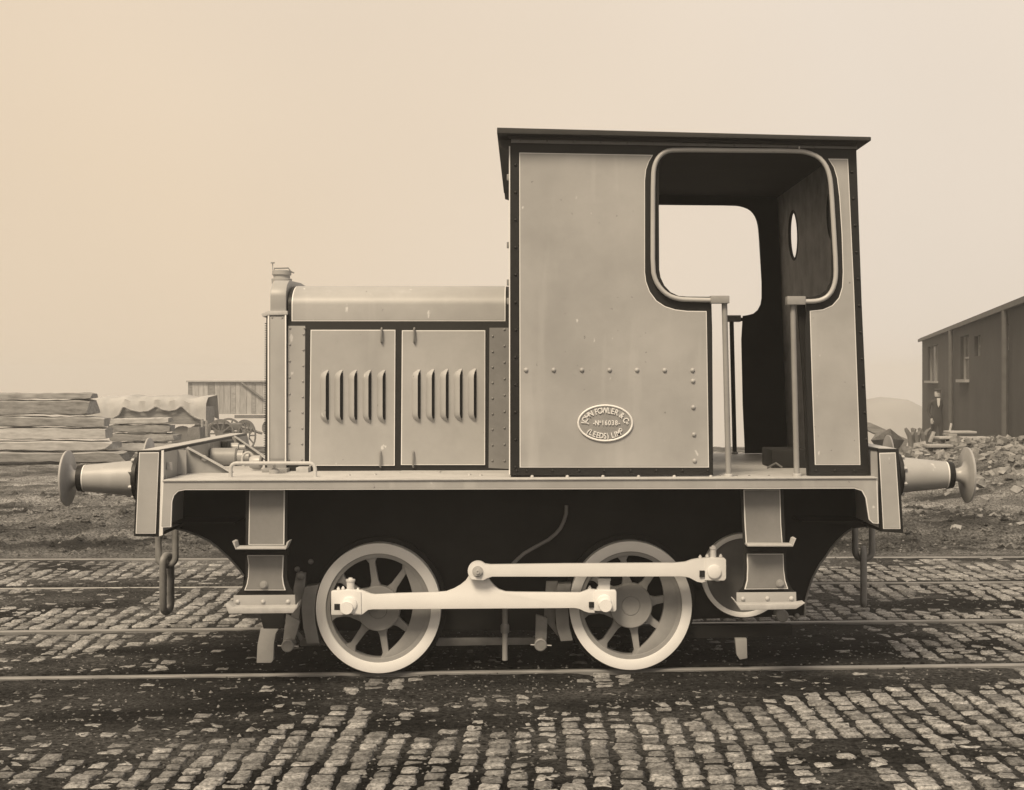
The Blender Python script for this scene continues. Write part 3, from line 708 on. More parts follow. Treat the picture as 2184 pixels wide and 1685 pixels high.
bar('brake_arm', [(1143, 1310), (1168, 1318), (1165, 1374), (1141, 1374)], 8.06, .03, M['steel'])
for u, v in ((613, 1378), (1153, 1376), (1669, 1314)):
    x, z = PX(u, 8.0), PZ(v, 8.0)
    o = MB().lathe([(.034, .10), (.034, 0), (.030, -.003), (.026, -.003), (.025, 0), (.003, 0)], (x, 8.0, z), 'y', 24).build('brake_pin', M['steel'], loco)
    MB().tube([(x-.055, 8.01, z), (x+.06, 8.01, z-.004)], .004, 6).build('split_pin', M['bufst'], o)
MB().dome((PX(641, 8.08), 8.08, PZ(1228, 8.08)), .026, .02, 12).build('bolt', M['greyd'], loco)
for u, v in ((663, 1198), (634, 1214), (1700, 1314)): MB().dome((PX(u, DF), DF, PZ(v, DF)), .016, .014, 10).build('bolt', M['steel'], loco)
bar('life_guard', [(556, 1340), (596, 1338), (588, 1352), (584, 1372), (583, 1408), (578, 1414), (547, 1414), (549, 1375)], 8.06, .04, M['grey2'])
bar('guard_bracket', [(553, 1309), (606, 1309), (610, 1330), (598, 1342), (562, 1342)], 8.06, .04, M['frame'])
bar('life_guard', [(1568, 1362), (1593, 1362), (1594, 1404), (1578, 1407), (1571, 1396)], 8.06, .04, M['grey2'])
bar('brake_rod', [(930, 1361), (1145, 1360), (1145, 1375), (930, 1378)], 8.20, .02, M['steel'])
bar('brake_beam', [(1450, 1335), (1690, 1333), (1690, 1356), (1450, 1362)], 8.12, .06, M['frame'])
bar('brake_rod', [(640, 1361), (700, 1361), (700, 1376), (640, 1378)], 8.30, .02, M['steel'])
MB().tube([(PX(1077, 8.1), 8.1, PZ(1290, 8.1)), (PX(1077, 8.1), 8.1, PZ(1408, 8.1))], .0155, 12).build('drain_pipe', M['grey2'], loco)
MB().lathe([(.022, 0), (.024, .01), (.024, .04), (.02, .05)], (PX(1077, 8.1), 8.1, PZ(1350, 8.1)), 'z', 12).build('pipe_union', M['steel'], loco)
hp = [(1088, 1215), (1094, 1203), (1103, 1194), (1118, 1181), (1136, 1171), (1151, 1163), (1170, 1153), (1186, 1140), (1196, 1128), (1203, 1114), (1208, 1098), (1209, 1080)]
MB().tube([(PX(u, 8.1), 8.1+.006*i, PZ(v, 8.1)) for i, (u, v) in enumerate(hp)], .0105, 10).build('hose', M['greyd'], loco)

# bonnet --------------------------------------------------------------
hx0, hx1 = PX(614, DH), -.082
def hsec(off, zb):
    zt = PZ(650, DH); r_ = .24
    s = [(DH-off, zb)]+[(DH+r_-(r_+off)*math.cos(a), zt+(.118+off)*math.sin(a)) for a in np.linspace(0, math.pi/2, 9)]+[(YC-.15, zt+.122+off), (YC, zt+.126+off)]
    return s+[(2*YC-y, z) for y, z in s[::-1][1:]]
def xprism(sec, x0, x1):
    n = len(sec); return MB().add([(x0, y, z) for y, z in sec]+[(x1, y, z) for y, z in sec], [tuple(range(n)), tuple(range(2*n-1, n-1, -1))]+[(i, i+n, (i+1) % n+n, (i+1) % n) for i in range(n)])
bon = xprism(hsec(0, 1.09), hx0, hx1).build('bonnet', M['black'], loco)
xprism(hsec(.0015, PZ(685, DH)), PX(622, DH), PX(1078, DH)).build('lining', M['white'], bon)
xprism(hsec(.003, PZ(683, DH)), PX(624, DH), PX(1076, DH)).build('bonnet_cover', M['grey'], bon)
for side in (0, 1):
    def fin(mb, name, m, parent, bev=0): return (mb.mirror() if side else mb).build(name, m, parent, bev)
    for pts, m in (([(614.5, 695), (651, 695), (650, 992), (612.5, 992)], M['grey']), ([(1044, 699), (1085, 699), (1085, 1000), (1042, 998)], M['greyd'])):
        fin(MB().prism(px_poly(pts, DH), DH-.004, DH+.004), 'side_strip', m, bon)
    b = MB()
    for i in range(9): b.dome((PX(619-.3*i, DH), DH-.004, PZ(700+i*35, DH)), .0072, .006)
    b.dome((PX(650, DH), DH-.004, PZ(700, DH)), .0072, .006)
    for i in range(9): b.dome((PX(648-.5*i, DH), DH-.004, PZ(713+i*33.4, DH)), .0072, .006)
    fin(b, 'rivets', M['grey2'], bon)['kind'] = 'stuff'
    b = MB()
    for i in range(9): b.dome((PX(1051-.1*i, DH), DH-.004, PZ(717+i*33.2, DH)), .0072, .006)
    for i in range(9): b.dome((PX(1076, DH), DH-.004, PZ(703+i*35, DH)), .0072, .006)
    fin(b, 'rivets', M['greyd'], bon)['kind'] = 'stuff'
    for (ul, ur, vt, vb, ul2, ur2), lx in (((663, 843.5, 703.5, 993, 660, 842), [682.5+30.2*i for i in range(5)]), ((857.5, 1035, 704.5, 991.5, 855.5, 1034.5), [878+29.8*i for i in range(5)])):
        dr = fin(MB().prism(px_poly([(ul, vt), (ur, vt), (ur2, vb), (ul2, vb)], DH), DH-.009, DH+.004), 'bonnet_door', M['white'], bon)
        fin(MB().prism(px_poly(inset([(ul, vt), (ur, vt), (ur2, vb), (ul2, vb)], 1.9), DH), DH-.0105, DH-.002), 'paint_panel', M['grey'], bon)
        for i, l in enumerate(lx):
            x0_ = PX(l, DH-.01); wd = .052; zt_ = PZ(789 if lx[0] < 800 else 788-i*.5, DH); zb_ = PZ(902 if lx[0] < 800 else 900-i*.6, DH); yb = DH-.0105
            # pressed louvre: hood swelling out to the right, open along its right edge
            n = 16; vs = []; fs = []; sl_ = []
            for j in range(n+1):
                t = j/n; z = zb_+(zt_-zb_)*t; q = min(t, 1-t)/.5
                e = min(1, (q*4.2))**.6; bow = (1-min(1, q*3.2))**2
                xl_ = x0_+wd*.62*bow**1.2; xr_ = x0_+wd*(.70+.26*bow)
                vs += [(xl_, yb+.001, z), (xl_+(xr_-xl_)*.22, yb-.014*e, z), (xl_+(xr_-xl_)*.6, yb-.027*e, z), (xr_, yb-.033*e, z), (xr_+.0005, yb-.030*e, z), (xl_+(xr_-xl_)*.6, yb-.022*e, z), (xl_+.004, yb+.002, z)]
                sl_.append((xr_-.012*e, x0_+wd*(.98-.02*bow), z))
            for j in range(n):
                for k in range(6): fs.append((j*7+k, j*7+k+1, (j+1)*7+k+1, (j+1)*7+k))
            lv = fin(MB().add(vs, fs), 'louvre', M['grey'], dr)
            po = [(a, z) for a, b2, z in sl_[1:-1]]+[(b2, z) for a, b2, z in sl_[1:-1][::-1]]
            fin(MB().prism(po, yb-.0015, yb+.001), 'louvre_slot', M['core'], dr)
        for v0, v1 in ((700, 731), (963, 996)):
            hu = (814.5 if v0 < 800 else 812) if lx[0] < 800 else (884 if v0 < 800 else 882)
            x = PX(hu, DH)
            fin(MB().tube([(x, DH-.010, PZ(v0, DH)), (x, DH-.026, PZ(v0+3, DH)), (x+.001, DH-.030, PZ((v0+v1)/2, DH)), (x-.001, DH-.026, PZ(v1-3, DH)), (x, DH-.010, PZ(v1, DH))], .0058, 8), 'door_catch', M['steel'], dr)
# radiator
ra = MB().box(PX(571, DH), PX(612, DH)-.001, DH-.02, 2*YC-DH+.02, zplate(-1.4)+.003, PZ(672, DH)).build('radiator', M['grey2'], loco, .004)
MB().box(PX(577.5, DH), PX(608, DH), DH-.0225, DH-.018, PZ(978, DH), PZ(676, DH)).build('paint_panel', M['grey'], ra, .001)
MB().box(PX(573, DH), PX(576, DH), DH-.028, DH-.018, PZ(985, DH), PZ(672, DH)).build('edge_bead', M['white'], ra, .001)
MB().box(PX(609, DH), PX(612, DH), DH-.028, DH-.018, PZ(985, DH), PZ(672, DH)).build('edge_bead', M['white'], ra, .001)
for u in (582, 604): MB().dome((PX(u, DH), DH-.0225, PZ(677.5, DH)), .006).build('rivet', M['grey2'], ra)
# core leans a little and has fine fins
x0_, x1_ = PX(565, DH), PX(571, DH)
MB().hexa([(x0_, DH+.0, zplate(-1.5)+.02), (x1_, DH, zplate(-1.5)+.02), (x1_, 2*YC-DH, zplate(-1.5)+.02), (x0_, 2*YC-DH, zplate(-1.5)+.02), (x0_+.008, DH, PZ(676, DH)), (x1_, DH, PZ(676, DH)), (x1_, 2*YC-DH, PZ(676, DH)), (x0_+.008, 2*YC-DH, PZ(676, DH))]).build('radiator_core', M['core'], ra)
b = MB()
for i in range(58):
    z = PZ(690+i*4.9, DH); b.box(x0_-.006+.0001*(58-i), x1_, DH-.004, 2*YC-DH+.004, z-.002, z+.002)
b.build('radiator_fins', M['core'], ra, kind='stuff')
MB().hexa([(PX(558, DH), DH-.035, PZ(675, DH)), (PX(613, DH), DH-.035, PZ(673, DH)), (PX(613, DH), 2*YC-DH+.035, PZ(673, DH)), (PX(558, DH), 2*YC-DH+.035, PZ(675, DH)),
           (PX(558, DH), DH-.035, PZ(666, DH)), (PX(572, DH), DH-.035, PZ(661, DH)), (PX(572, DH), 2*YC-DH+.035, PZ(661, DH)), (PX(558, DH), 2*YC-DH+.035, PZ(666, DH))]) if False else None
cp = [(557, 669), (572, 663), (613, 663), (613, 671), (574, 672), (560, 676)]
MB().prism(px_poly(cp, DH-.03), DH-.03, 2*YC-DH+.03).build('radiator_flange', M['plate'], ra, .002)
sec = [(DH-.012, PZ(664, DH)), (DH-.012, PZ(632, DH))]+[(DH+.16-.172*math.cos(a), PZ(632, DH)+.10*math.sin(a)) for a in np.linspace(.1, math.pi/2, 8)]+[(YC, PZ(632, DH)+.112)]
sec = sec+[(2*YC-y, z) for y, z in sec[::-1][1:]]
tk = xprism(sec, PX(577, DH), PX(611, DH)).build('header_tank', M['grey'], ra, .006)
zt2 = PZ(632, DH)+.11; xc = PX(598, 8.8)
MB().lathe([(.06, 0), (.062, .03), (.05, .034), (.05, .05), (.058, .055), (.058, .08), (.02, .086)], (xc, YC, zt2-.005), 'z', 24).build('filler_cap', M['grey'], ra)
MB().tube([(xc-.05, YC, zt2+.05), (xc-.045, YC, zt2+.09), (xc+.04, YC, zt2+.092), (xc+.055, YC, zt2+.07), (xc+.075, YC, zt2+.062)], .0045, 8).build('cap_handle', M['steel'], ra)
MB().tube([(xc-.055, YC, zt2+.08), (xc-.055, YC, zt2+.12)], .003, 6).lathe([(.012, 0), (.013, .006)], (xc-.055, YC, zt2+.12), 'z', 10).build('vent_pipe', M['bufst'], ra)

# cab -------------------------------------------------------------------
cab_out = [(1088, 292), (1826, 317), (1838, 650), (1855, 1014), (1727, 1014), (1720, 800), (1717, 650)]
# inner boundary (door + window opening) from the door's right foot round to its left foot
opening = [(1717, 649), (1745, 648)]+[(1717, 632)][:0]
win = [(1721, 634), (1735, 632), (1750, 628), (1762, 618), (1770, 603), (1773, 585), (1773, 540), (1769, 440), (1765, 390), (1762, 365), (1753, 346), (1738, 333), (1718, 327), (1700, 325.5),
       (1440, 324.5), (1424, 328), (1411, 340), (1406, 356), (1405, 380), (1406, 575), (1409, 592), (1417, 609), (1430, 623), (1447, 631), (1465, 632.5), (1517, 633)]
side_pts = [(1088, 292), (1826, 308.5), (1838, 650), (1855, 1014), (1727, 1014), (1721, 880), (1717, 700)]+win+[(1519, 700), (1521, 1014), (1088, 1014)]
cab = MB().prism(px_poly(side_pts, DC), DC, DC+.008).build('cab_side', M['black'], loco)
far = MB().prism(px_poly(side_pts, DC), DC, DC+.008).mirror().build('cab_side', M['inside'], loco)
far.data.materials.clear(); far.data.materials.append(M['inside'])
lp = [(1107.5, 325.5), (1393, 330.5), (1384, 345), (1378, 362), (1375.5, 385), (1375.5, 580), (1378, 600), (1386, 622), (1400, 641), (1418, 653), (1440, 660), (1465, 663), (1507, 663.5), (1512, 997), (1108.5, 997)]
rp = [(1766, 338.5), (1808.5, 339), (1815, 480), (1821.5, 620), (1835, 991.5), (1738, 991.5), (1732, 830), (1727, 663), (1755, 660), (1775, 651), (1789, 635), (1796, 612), (1797.5, 580), (1795, 500), (1790, 420), (1785, 380), (1778, 357)]
for pts in (lp, rp): lined_panel(pts, DC, 1.7, cab, both=False)
# rivets
def rivets(lst, r_, m, parent, join, d=DC, mirror=False):
    if join:
        b = MB()
        for u, v in lst: b.dome((PX(u, d), d, PZ(v, d)), r_, r_*.8)
        o = b.build('rivets', m, parent); o['kind'] = 'stuff'
        if mirror:
            b.mirror().build('rivets', m, parent)['kind'] = 'stuff'
    else:
        for u, v in lst: MB().dome((PX(u, d), d-.003, PZ(v, d)), r_, r_*.8, 12).build('rivet', m, parent)
rv = [(1099.5, 352+58.6*i) for i in range(12)]+[(1817+3.1*i, 367+57*i) for i in range(11)]
rv += [(u, 1004) for u in (1102, 1124, 1179, 1235, 1289, 1345, 1400, 1456, 1510, 1741, 1781, 1822)]
rivets(rv, .0085, M['black'], cab, True)
rivets([(1122, 789.5), (1181, 789.5), (1241, 789.5), (1300, 789.5), (1358.5, 789.5), (1417.5, 790), (1477, 790), (1478, 813), (1478.5, 869), (1480, 927), (1481.5, 983)], .0128, M['grey'], cab, False)
rivets([(1135, 1017), (1210, 1017), (1286, 1017), (1362, 1017), (1438, 1017), (1516, 1017)], .010, M['plate'], cab, True, d=DC-.02)
# door edge angle with rivets, on the inner side of the rear panel
prism_px('door_angle', [(1701, 650), (1718, 650), (1728, 1014), (1722, 1014), (1713, 800)], DC+.02, .03, M['frame'], cab)
# corner angle at the front edge (bright sliver) and top angle under the roof
MB().box(PX(1085.5, DC), PX(1088, DC), DC-.001, DC+.04, PZ(1012, DC), PZ(312, DC)).build('corner_angle', M['white'], cab)
ta = MB().prism(px_poly([(1090, 293), (1827, 309), (1828, 318), (1090, 305)], DC), DC-.010, DC-.0005).build('top_angle', M['greyd'], cab)
rivets([(1111+57*i, 298.5+1.3*i) for i in range(12)], .0085, M['greyd'], cab, True, d=DC-.010)
# end sheets
z0_, z1_ = zplate(0)+.002, 2.888
fx = PX(1088, DC)+.012
def circ(y, z, r_, n=28): return [(y+r_*math.cos(2*math.pi*i/n), z+r_*math.sin(2*math.pi*i/n)) for i in range(n)]
ya, yb_ = DC+.0085, 2*YC-DC-.0085
fw = holed([(ya, z0_), (yb_, z0_), (yb_, z1_), (ya, z1_)], [circ(8.24, 2.543, .15), circ(9.46, 2.543, .15)], .008, lambda a, b_, t: Vector((fx+t-.008, a, b_)), 'cab_front', M['black'], loco)
def rx(z, t): # rear sheet leans in slightly towards the roof
    za, zb2 = 2.82, 1.11; k = (z-zb2)/(za-zb2); return PX(1852, DC)*(1-k)+PX(1825, DC)*k-.010-t
rw = holed([(ya, z0_), (yb_, z0_), (yb_, 2.853), (ya, 2.853)], [circ(8.24, 2.543, .15), circ(9.46, 2.543, .15)], .008, lambda a, b_, t: Vector((rx(b_, t), a, b_)), 'cab_rear', M['rear'], loco)
for y in (8.24, 9.46):
    for par, xx_, s in ((fw, fx-.012, -1), (rw, rx(2.543, .004), 1)):
        MB().tube([(xx_+s*.0+(rx(2.543+.155*math.sin(a), .004)-rx(2.543, .004) if s > 0 else 0), y+.155*math.cos(a), 2.543+.155*math.sin(a)) for a in np.linspace(0, 2*math.pi, 33)[:-1]], .010, 8, closed=True).build('window_frame', M['steel'] if s < 0 else M['frame'], par)
    MB().lathe([(.150, 0), (.150, .003)], (fx-.012, y, 2.543), 'x', 28).build('window_glass', M['glass'], fw)
# hinges and catches on the front sheet, seen in profile
for v in (520, 600, 640, 375): MB().box(fx-.03, fx-.009, DC+.02, DC+.05, PZ(v, DC)-.02, PZ(v, DC)+.012).build('hinge', M['steel'], fw, .003)
b = MB()
for i in range(12): b.dome((fx-.008, DC+.03, PZ(352+58.6*i-20, DC)), .009, .009, axis='-x')
b.build('rivets', M['black'], fw)['kind'] = 'stuff'
MB().box(fx-.018, fx-.009, DC+.10, 2*YC-DC-.10, 2.36, 2.38).build('window_bar', M['steel'], fw)
# roof
ye, yf = 7.62, 2*YC-7.62
xl2, xr2 = PX(1060, ye), PX(1858, ye)
def zr(x, v0, v1): return PZ(v0, ye)+(PZ(v1, ye)-PZ(v0, ye))*(x-xl2)/(xr2-xl2)
vs, fs = [], []; n = 15
for xx_ in (xl2, xr2):
    for i in range(n):
        t = i/(n-1); y = ye+(yf-ye)*t; c = .10*math.sin(math.pi*t)
        vs += [(xx_, y, zr(xx_, 272, 292)+c)]
    for i in range(n):
        t = i/(n-1); y = ye+(yf-ye)*t; c = .10*math.sin(math.pi*t)
        vs += [(xx_, y, zr(xx_, 284, 300))]
for i in range(n-1):
    fs += [(i, i+1, 2*n+i+1, 2*n+i), (n+i, 3*n+i, 3*n+i+1, n+i+1), (i, n+i, n+i+1, i+1), (2*n+i, 2*n+i+1, 3*n+i+1, 3*n+i)]
fs += [(0, 2*n, 3*n, n), (n-1, 2*n-1, 4*n-1, 3*n-1)]
rf = MB().add(vs, fs).build('cab_roof', M['roof'], loco, .003)
# eaves moulding under the overhang
for y in (0, 1):
    b = MB().prism(px_poly([(1082, 284), (1826, 300), (1827, 311), (1086, 295)], DC-.03), DC-.035, DC-.011)
    (b.mirror() if y else b).build('eaves_angle', M['roof'], rf)
bx = MB().hexa([(xl2+.01, ye+.1, PZ(300, DC)-.03), (fx-.009, ye+.1, PZ(300, DC)-.05), (fx-.009, yf-.1, PZ(300, DC)-.05), (xl2+.01, yf-.1, PZ(300, DC)-.03),
                (xl2+.01, ye+.1, PZ(290, DC)-.02), (fx-.009, ye+.1, PZ(290, DC)-.02), (fx-.009, yf-.1, PZ(290, DC)-.02), (xl2+.01, yf-.1, PZ(290, DC)-.02)])
bx.build('roof_lip', M['roof'], rf)
# handrail tube round the window, clamps and poles
DT = DC-.022
tl = [(1517, 640), (1462, 639), (1444, 637), (1425, 630), (1409, 616), (1398, 598), (1392.5, 576), (1392.5, 480), (1393, 375), (1396, 352), (1405, 334), (1419, 323), (1438, 319.5), (1570, 321), (1700, 322),
      (1722, 325), (1745, 334), (1760, 350), (1769, 372), (1773, 400), (1779, 500), (1783, 570), (1782, 598), (1776, 618), (1766, 632), (1752, 640), (1735, 643), (1712, 643)]
def smooth_px(p, it=2):
    for _ in range(it):
        q = [p[0]]
        for a, c in zip(p[:-1], p[1:]): q += [(a[0]*.75+c[0]*.25, a[1]*.75+c[1]*.25), (a[0]*.25+c[0]*.75, a[1]*.25+c[1]*.75)]
        p = q+[p[-1]]
    return p
tl = smooth_px(tl, 1)
hr = MB().tube([(PX(u, DT), DT, PZ(v, DT)) for u, v in tl], .0125, 12)
polel = MB().tube([(PX(1546, DT), DT+.02, PZ(640, DT)), (PX(1555, DT), DT+.02, zplate(1))], .0150, 14)
poler = MB().tube([(PX(1692, DT), DT+.02, PZ(640, DT)), (PX(1701, DT), DT+.02, zplate(1.4))], .0150, 14)
foot2 = MB().lathe([(.024, 0), (.024, .012), (.018, .015)], (PX(1555, DT), DT+.02, zplate(1)), 'z', 14)
foot_ = MB().lathe([(.024, 0), (.024, .012), (.018, .015)], (PX(1701, DT), DT+.02, zplate(1.4)), 'z', 14)
clamp2 = MB().box(PX(1515, DT), PX(1555, DT), DT-.018, DT+.045, PZ(647, DT), PZ(631, DT))
clamp = MB().box(PX(1678, DT), PX(1717, DT), DT-.018, DT+.045, PZ(650, DT), PZ(632, DT))
for side in (0, 1):
    def fin(mb, name, m, parent, bev=0): return (mb.mirror() if side else mb).build(name, m, parent, bev)
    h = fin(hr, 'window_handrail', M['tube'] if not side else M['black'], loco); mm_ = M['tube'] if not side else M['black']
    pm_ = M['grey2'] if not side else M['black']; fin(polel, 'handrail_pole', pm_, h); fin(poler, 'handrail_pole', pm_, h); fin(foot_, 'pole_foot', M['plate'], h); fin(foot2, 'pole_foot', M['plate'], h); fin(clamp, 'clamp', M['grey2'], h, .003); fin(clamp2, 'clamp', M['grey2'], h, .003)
MB().box(PX(1704, DT)-.002, PX(1704, DT)+.002, DT-.012, DT, PZ(322, DT)+.010, PZ(322, DT)+.022).build('clip', M['white'], cab)
# inside the cab: seat locker, low box on the floor, control stand
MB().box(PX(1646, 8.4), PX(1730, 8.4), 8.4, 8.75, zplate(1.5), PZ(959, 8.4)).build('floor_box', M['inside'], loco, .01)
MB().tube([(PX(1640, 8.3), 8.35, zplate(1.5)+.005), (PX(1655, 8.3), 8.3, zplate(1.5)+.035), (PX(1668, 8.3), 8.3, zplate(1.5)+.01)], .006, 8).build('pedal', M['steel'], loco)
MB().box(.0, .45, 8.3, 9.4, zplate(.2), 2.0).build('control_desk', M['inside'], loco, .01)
MB().lathe([(.02, 0), (.02, .28), (.14, .285), (.14, .30), (.02, .31)], (.25, 8.6, 2.0), 'z', 24).build('brake_handwheel', M['steel'], loco)
b = MB()
for u in (1535, 1571, 1598, 1640): b.dome((PX(u, 7.75), 7.75, zplate(1)), .008, .006, axis='+z')
b.build('rivets', M['greyd'], loco)['kind'] = 'stuff'
b = MB()
for u, d in ((1001, 7.9), (1025, 7.85), (744, 7.9), (800, 7.95)): b.dome((PX(u, d), d, zplate(PX(u, d))), .012, .010, axis='+z')
b.build('rivets', M['bufst'], loco)['kind'] = 'stuff'
MB().box(PX(852, 8.1), PX(938, 8.1), 8.1, 8.25, zplate(-.5), zplate(-.5)+.004).build('hatch_cover', M['plate'], loco)

# maker's plate with raised lettering
dp = DC-.0035; pc = (PX(1290.8, dp), PZ(902.3, dp)); a_, b__ = 59.6*dp/F, 39.6*dp/F
el = [(pc[0]+a_*math.cos(t), pc[1]+b__*math.sin(t)) for t in np.linspace(0, 2*math.pi, 57)[:-1]]
npl = MB().prism(el, dp-.004, dp+.001).build('makers_plate', M['grey2'], loco, .001)
MB().tube([(pc[0]+(a_-.005)*math.cos(t), dp-.005, pc[1]+(b__-.005)*math.sin(t)) for t in np.linspace(0, 2*math.pi, 65)[:-1]], .0052, 8, closed=True).build('plate_rim', M['white'], npl)
def glyph(ch, x, z, size, rot, parent, off=.0006, sxx=.80):
    cu = bpy.data.curves.new('letter', 'FONT'); cu.body = ch; cu.size = size; cu.extrude = .0035; cu.offset = off; cu.align_x = 'CENTER'; cu.resolution_u = 3
    t = bpy.data.objects.new('letter', cu); COL.objects.link(t)
    dg_ = bpy.context.evaluated_depsgraph_get(); me = bpy.data.meshes.new_from_object(t.evaluated_get(dg_)); bpy.data.objects.remove(t); bpy.data.curves.remove(cu)
    c, s_ = math.cos(rot), math.sin(rot)
    for v in me.vertices:
        p, q, e = v.co.x*sxx, v.co.y-size*.36, v.co.z
        v.co = (x+p*c-q*s_, dp-.006-e, z+p*s_+q*c)
    me.materials.clear(); return link('letter', me, M['white'], parent)
def arc_text(items, rxx, rzz, a0, a1, flip=False):
    N = 400; ts = np.linspace(R(a0), R(a1), N); X_ = rxx*np.cos(ts); Z_ = rzz*np.sin(ts)
    L = np.concatenate([[0], np.cumsum(np.hypot(np.diff(X_), np.diff(Z_)))]); tot = sum(w_ for _, w_, _, _ in items); acc = 0
    for ch, w_, size, up in items:
        l = (acc+w_/2)/tot*L[-1]; acc += w_
        if ch == ' ': continue
        t = np.interp(l, L, ts); x, z = rxx*math.cos(t), rzz*math.sin(t)
        tx, tz = -rxx*math.sin(t), rzz*math.cos(t)
        if a1 < a0: tx, tz = -tx, -tz
        rot = math.atan2(tz, tx)
        x += -math.sin(rot)*up; z += math.cos(rot)*up
        glyph(ch, pc[0]+x, pc[1]+z, size, rot, npl)
Sz = .043
arc_text([(c, {'J': .8, 'W': 1.3, ' ': .55, 'L': .85, 'F': .85}.get(c, 1), Sz, 0) for c in 'JOHN FOWLER & C']+[('o', .6, Sz*.62, .006)], a_*.765, b__*.69, 186, -6)
glyph('-', pc[0]+.088, pc[1]+.003-.006, Sz*.8, 0, npl) if False else None
xx_ = -.072
for ch, w_, sz_, up in (('-', .5, .034, 0), ('N', .85, .036, 0), ('o', .55, .022, .007), ('1', .65, .036, 0), ('6', .75, .036, 0), ('0', .75, .036, 0), ('3', .75, .036, 0), ('8', .75, .036, 0), ('-', .5, .034, 0)):
    glyph(ch, pc[0]+xx_*.92+.012*w_, pc[1]+up+.002, sz_, 0, npl); xx_ += .0262*w_
MB().box(pc[0]-.038, pc[0]-.031, dp-.009, dp-.003, pc[1]-.010, pc[1]-.0075).build('letter_bar', M['plate'], npl)
arc_text([(c, {'(': .5, ')': .5, ' ': .5, 'I': .45, 'M': 1.25}.get(c, .9), Sz*.95, 0) for c in '(LEEDS) LIM']+[('D', .7, Sz*.6, .008)], a_*.74, b__*.68, 214, 327)
# ------------------------------------------------------------------ background, left: stacked timber
def gz(x, y): return float(gheight(np.array([float(x)]), np.array([float(y)]))[0])
def baulk(u0, u1, v0, v1, d, label, m, dep=.34, jag=.03, tilt=0, group='timber baulks stacked across the yard', facet=False):
    x0, x1, zt, zb = PX(u0, d), PX(u1, d), PZ(v0, d), PZ(v1, d); h = zt-zb
    n = 16; vs = []; fs = []; ph = random.uniform(0, 6); sec = [(0, .08), (.1, 0), (.88, .02), (1, .12), (.98, .9), (.9, 1), (.08, .97), (0, .88)]
    for i in range(n+1):
        t = i/n; x = x0+(x1-x0)*t
        e = .90+.08*math.sin(t*9+ph)+.06*random.random(); e = e*(.82 if i in (0, n) else 1)
        for a, b_ in sec:
            vs.append((x+(random.uniform(-jag, jag) if i in (0, n) else 0), d+a*dep+random.uniform(-.01, .01), zb+h*(.5+(b_-.5)*e)+random.uniform(-.008, .008)+tilt*(t-.5)))
    k = len(sec)
    for i in range(n):
        for j in range(k): fs.append((i*k+j, i*k+(j+1) % k, (i+1)*k+(j+1) % k, (i+1)*k+j))
    fs += [tuple(range(k-1, -1, -1)), tuple(n*k+j for j in range(k))]
    cx = (x0+x1)/2
    b = MB().add(vs, fs); o = b.build('timber_baulk', m, None, 0, 35)
    return tag(o, label, 'timber', group)
T_, TP = M['timber'], M['timberp']
D1 = 28.3
baulk(-40, 195, 838, 851, D1, 'dark thin baulk topmost of the left timber stack', T_, .5)
baulk(-40, 190, 852, 886, D1, 'thick dark baulk second from the top of the left timber stack', T_, .6, .06)
baulk(-60, 219, 888, 911, D1, 'dark brown baulk in the middle of the left timber stack under the thick one', T_, .5, tilt=-.03)
baulk(-60, 225, 912, 938, D1, 'pale round log with mottled bark in the left timber stack', TP, .5, .02)
baulk(-60, 232, 941, 962, D1-.1, 'pale hewn baulk second from the ground in the left timber stack', TP, .6, .1)
baulk(-50, 262, 964, 987, D1-.2, 'darker baulk lying on the ground at the foot of the left timber stack', T_, .7, .1)
D2 = 29.6
baulk(221, 356, 892, 904, D2, 'pale plank topmost of the right hand timber stack', TP, .5, tilt=.03)
baulk(232, 362, 906, 923, D2, 'grey baulk just below the pale plank in the right hand stack', T_, .5)
baulk(232, 376, 925, 942, D2, 'grey baulk third from the top in the right hand stack', T_, .5)
baulk(222, 392, 944, 962, D2, 'pale baulk low in the right hand stack behind the buffer', TP, .6, .1)
baulk(205, 400, 964, 982, D2-.2, 'dark baulk lowest of the right hand stack behind the left buffer', T_, .6, .1)
# sheeted wagon behind the stacks
d = 46.0
sw = empty('sheeted_wagon', (PX(310, d), d, gz(PX(310, d), d))); tag(sw, 'long low wagon load under a pale draped tarpaulin beyond the timber stacks', 'wagon')
x0, x1 = PX(168, d), PX(440, d); zt, zb = PZ(847, d), PZ(888, d)
n = 60; vs = []; fs = []
hu_ = [168, 182, 200, 218, 240, 255, 264, 280, 300, 318, 334, 347, 362, 377, 388, 398, 408, 420, 432, 442]
hv_ = [872, 885, 893, 895, 893, 884, 866, 874, 878, 876, 866, 873, 876, 873, 865, 874, 884, 891, 895, 898]
def hemz(x): return PZ(float(np.interp(x*F/d+U0, hu_, hv_)), d)
for i in range(n+1):
    t = i/n; x = x0+(x1-x0)*t
    top = zt-(.30*max(0, 1-t*7)**1.6)-.03*math.sin(t*9)**2-.02*math.sin(t*31)
    hem = hemz(x)
    for j, (yy, s) in enumerate(((-.04, 0), (-.02, .35), (0, .75), (.25, 1), (1.6, 1.04), (1.9, 0))):
        vs.append((x, d+yy+.04*math.sin(i*.9+j), hem+(top-hem)*s+(.02*math.sin(i*.7)) if s < 1.01 else top+.05))
for i in range(n):
    for j in range(5): fs.append((i*6+j, i*6+j+1, (i+1)*6+j+1, (i+1)*6+j))
MB().add(vs, fs).build('tarpaulin', M['tarp'], sw, 0, 60)
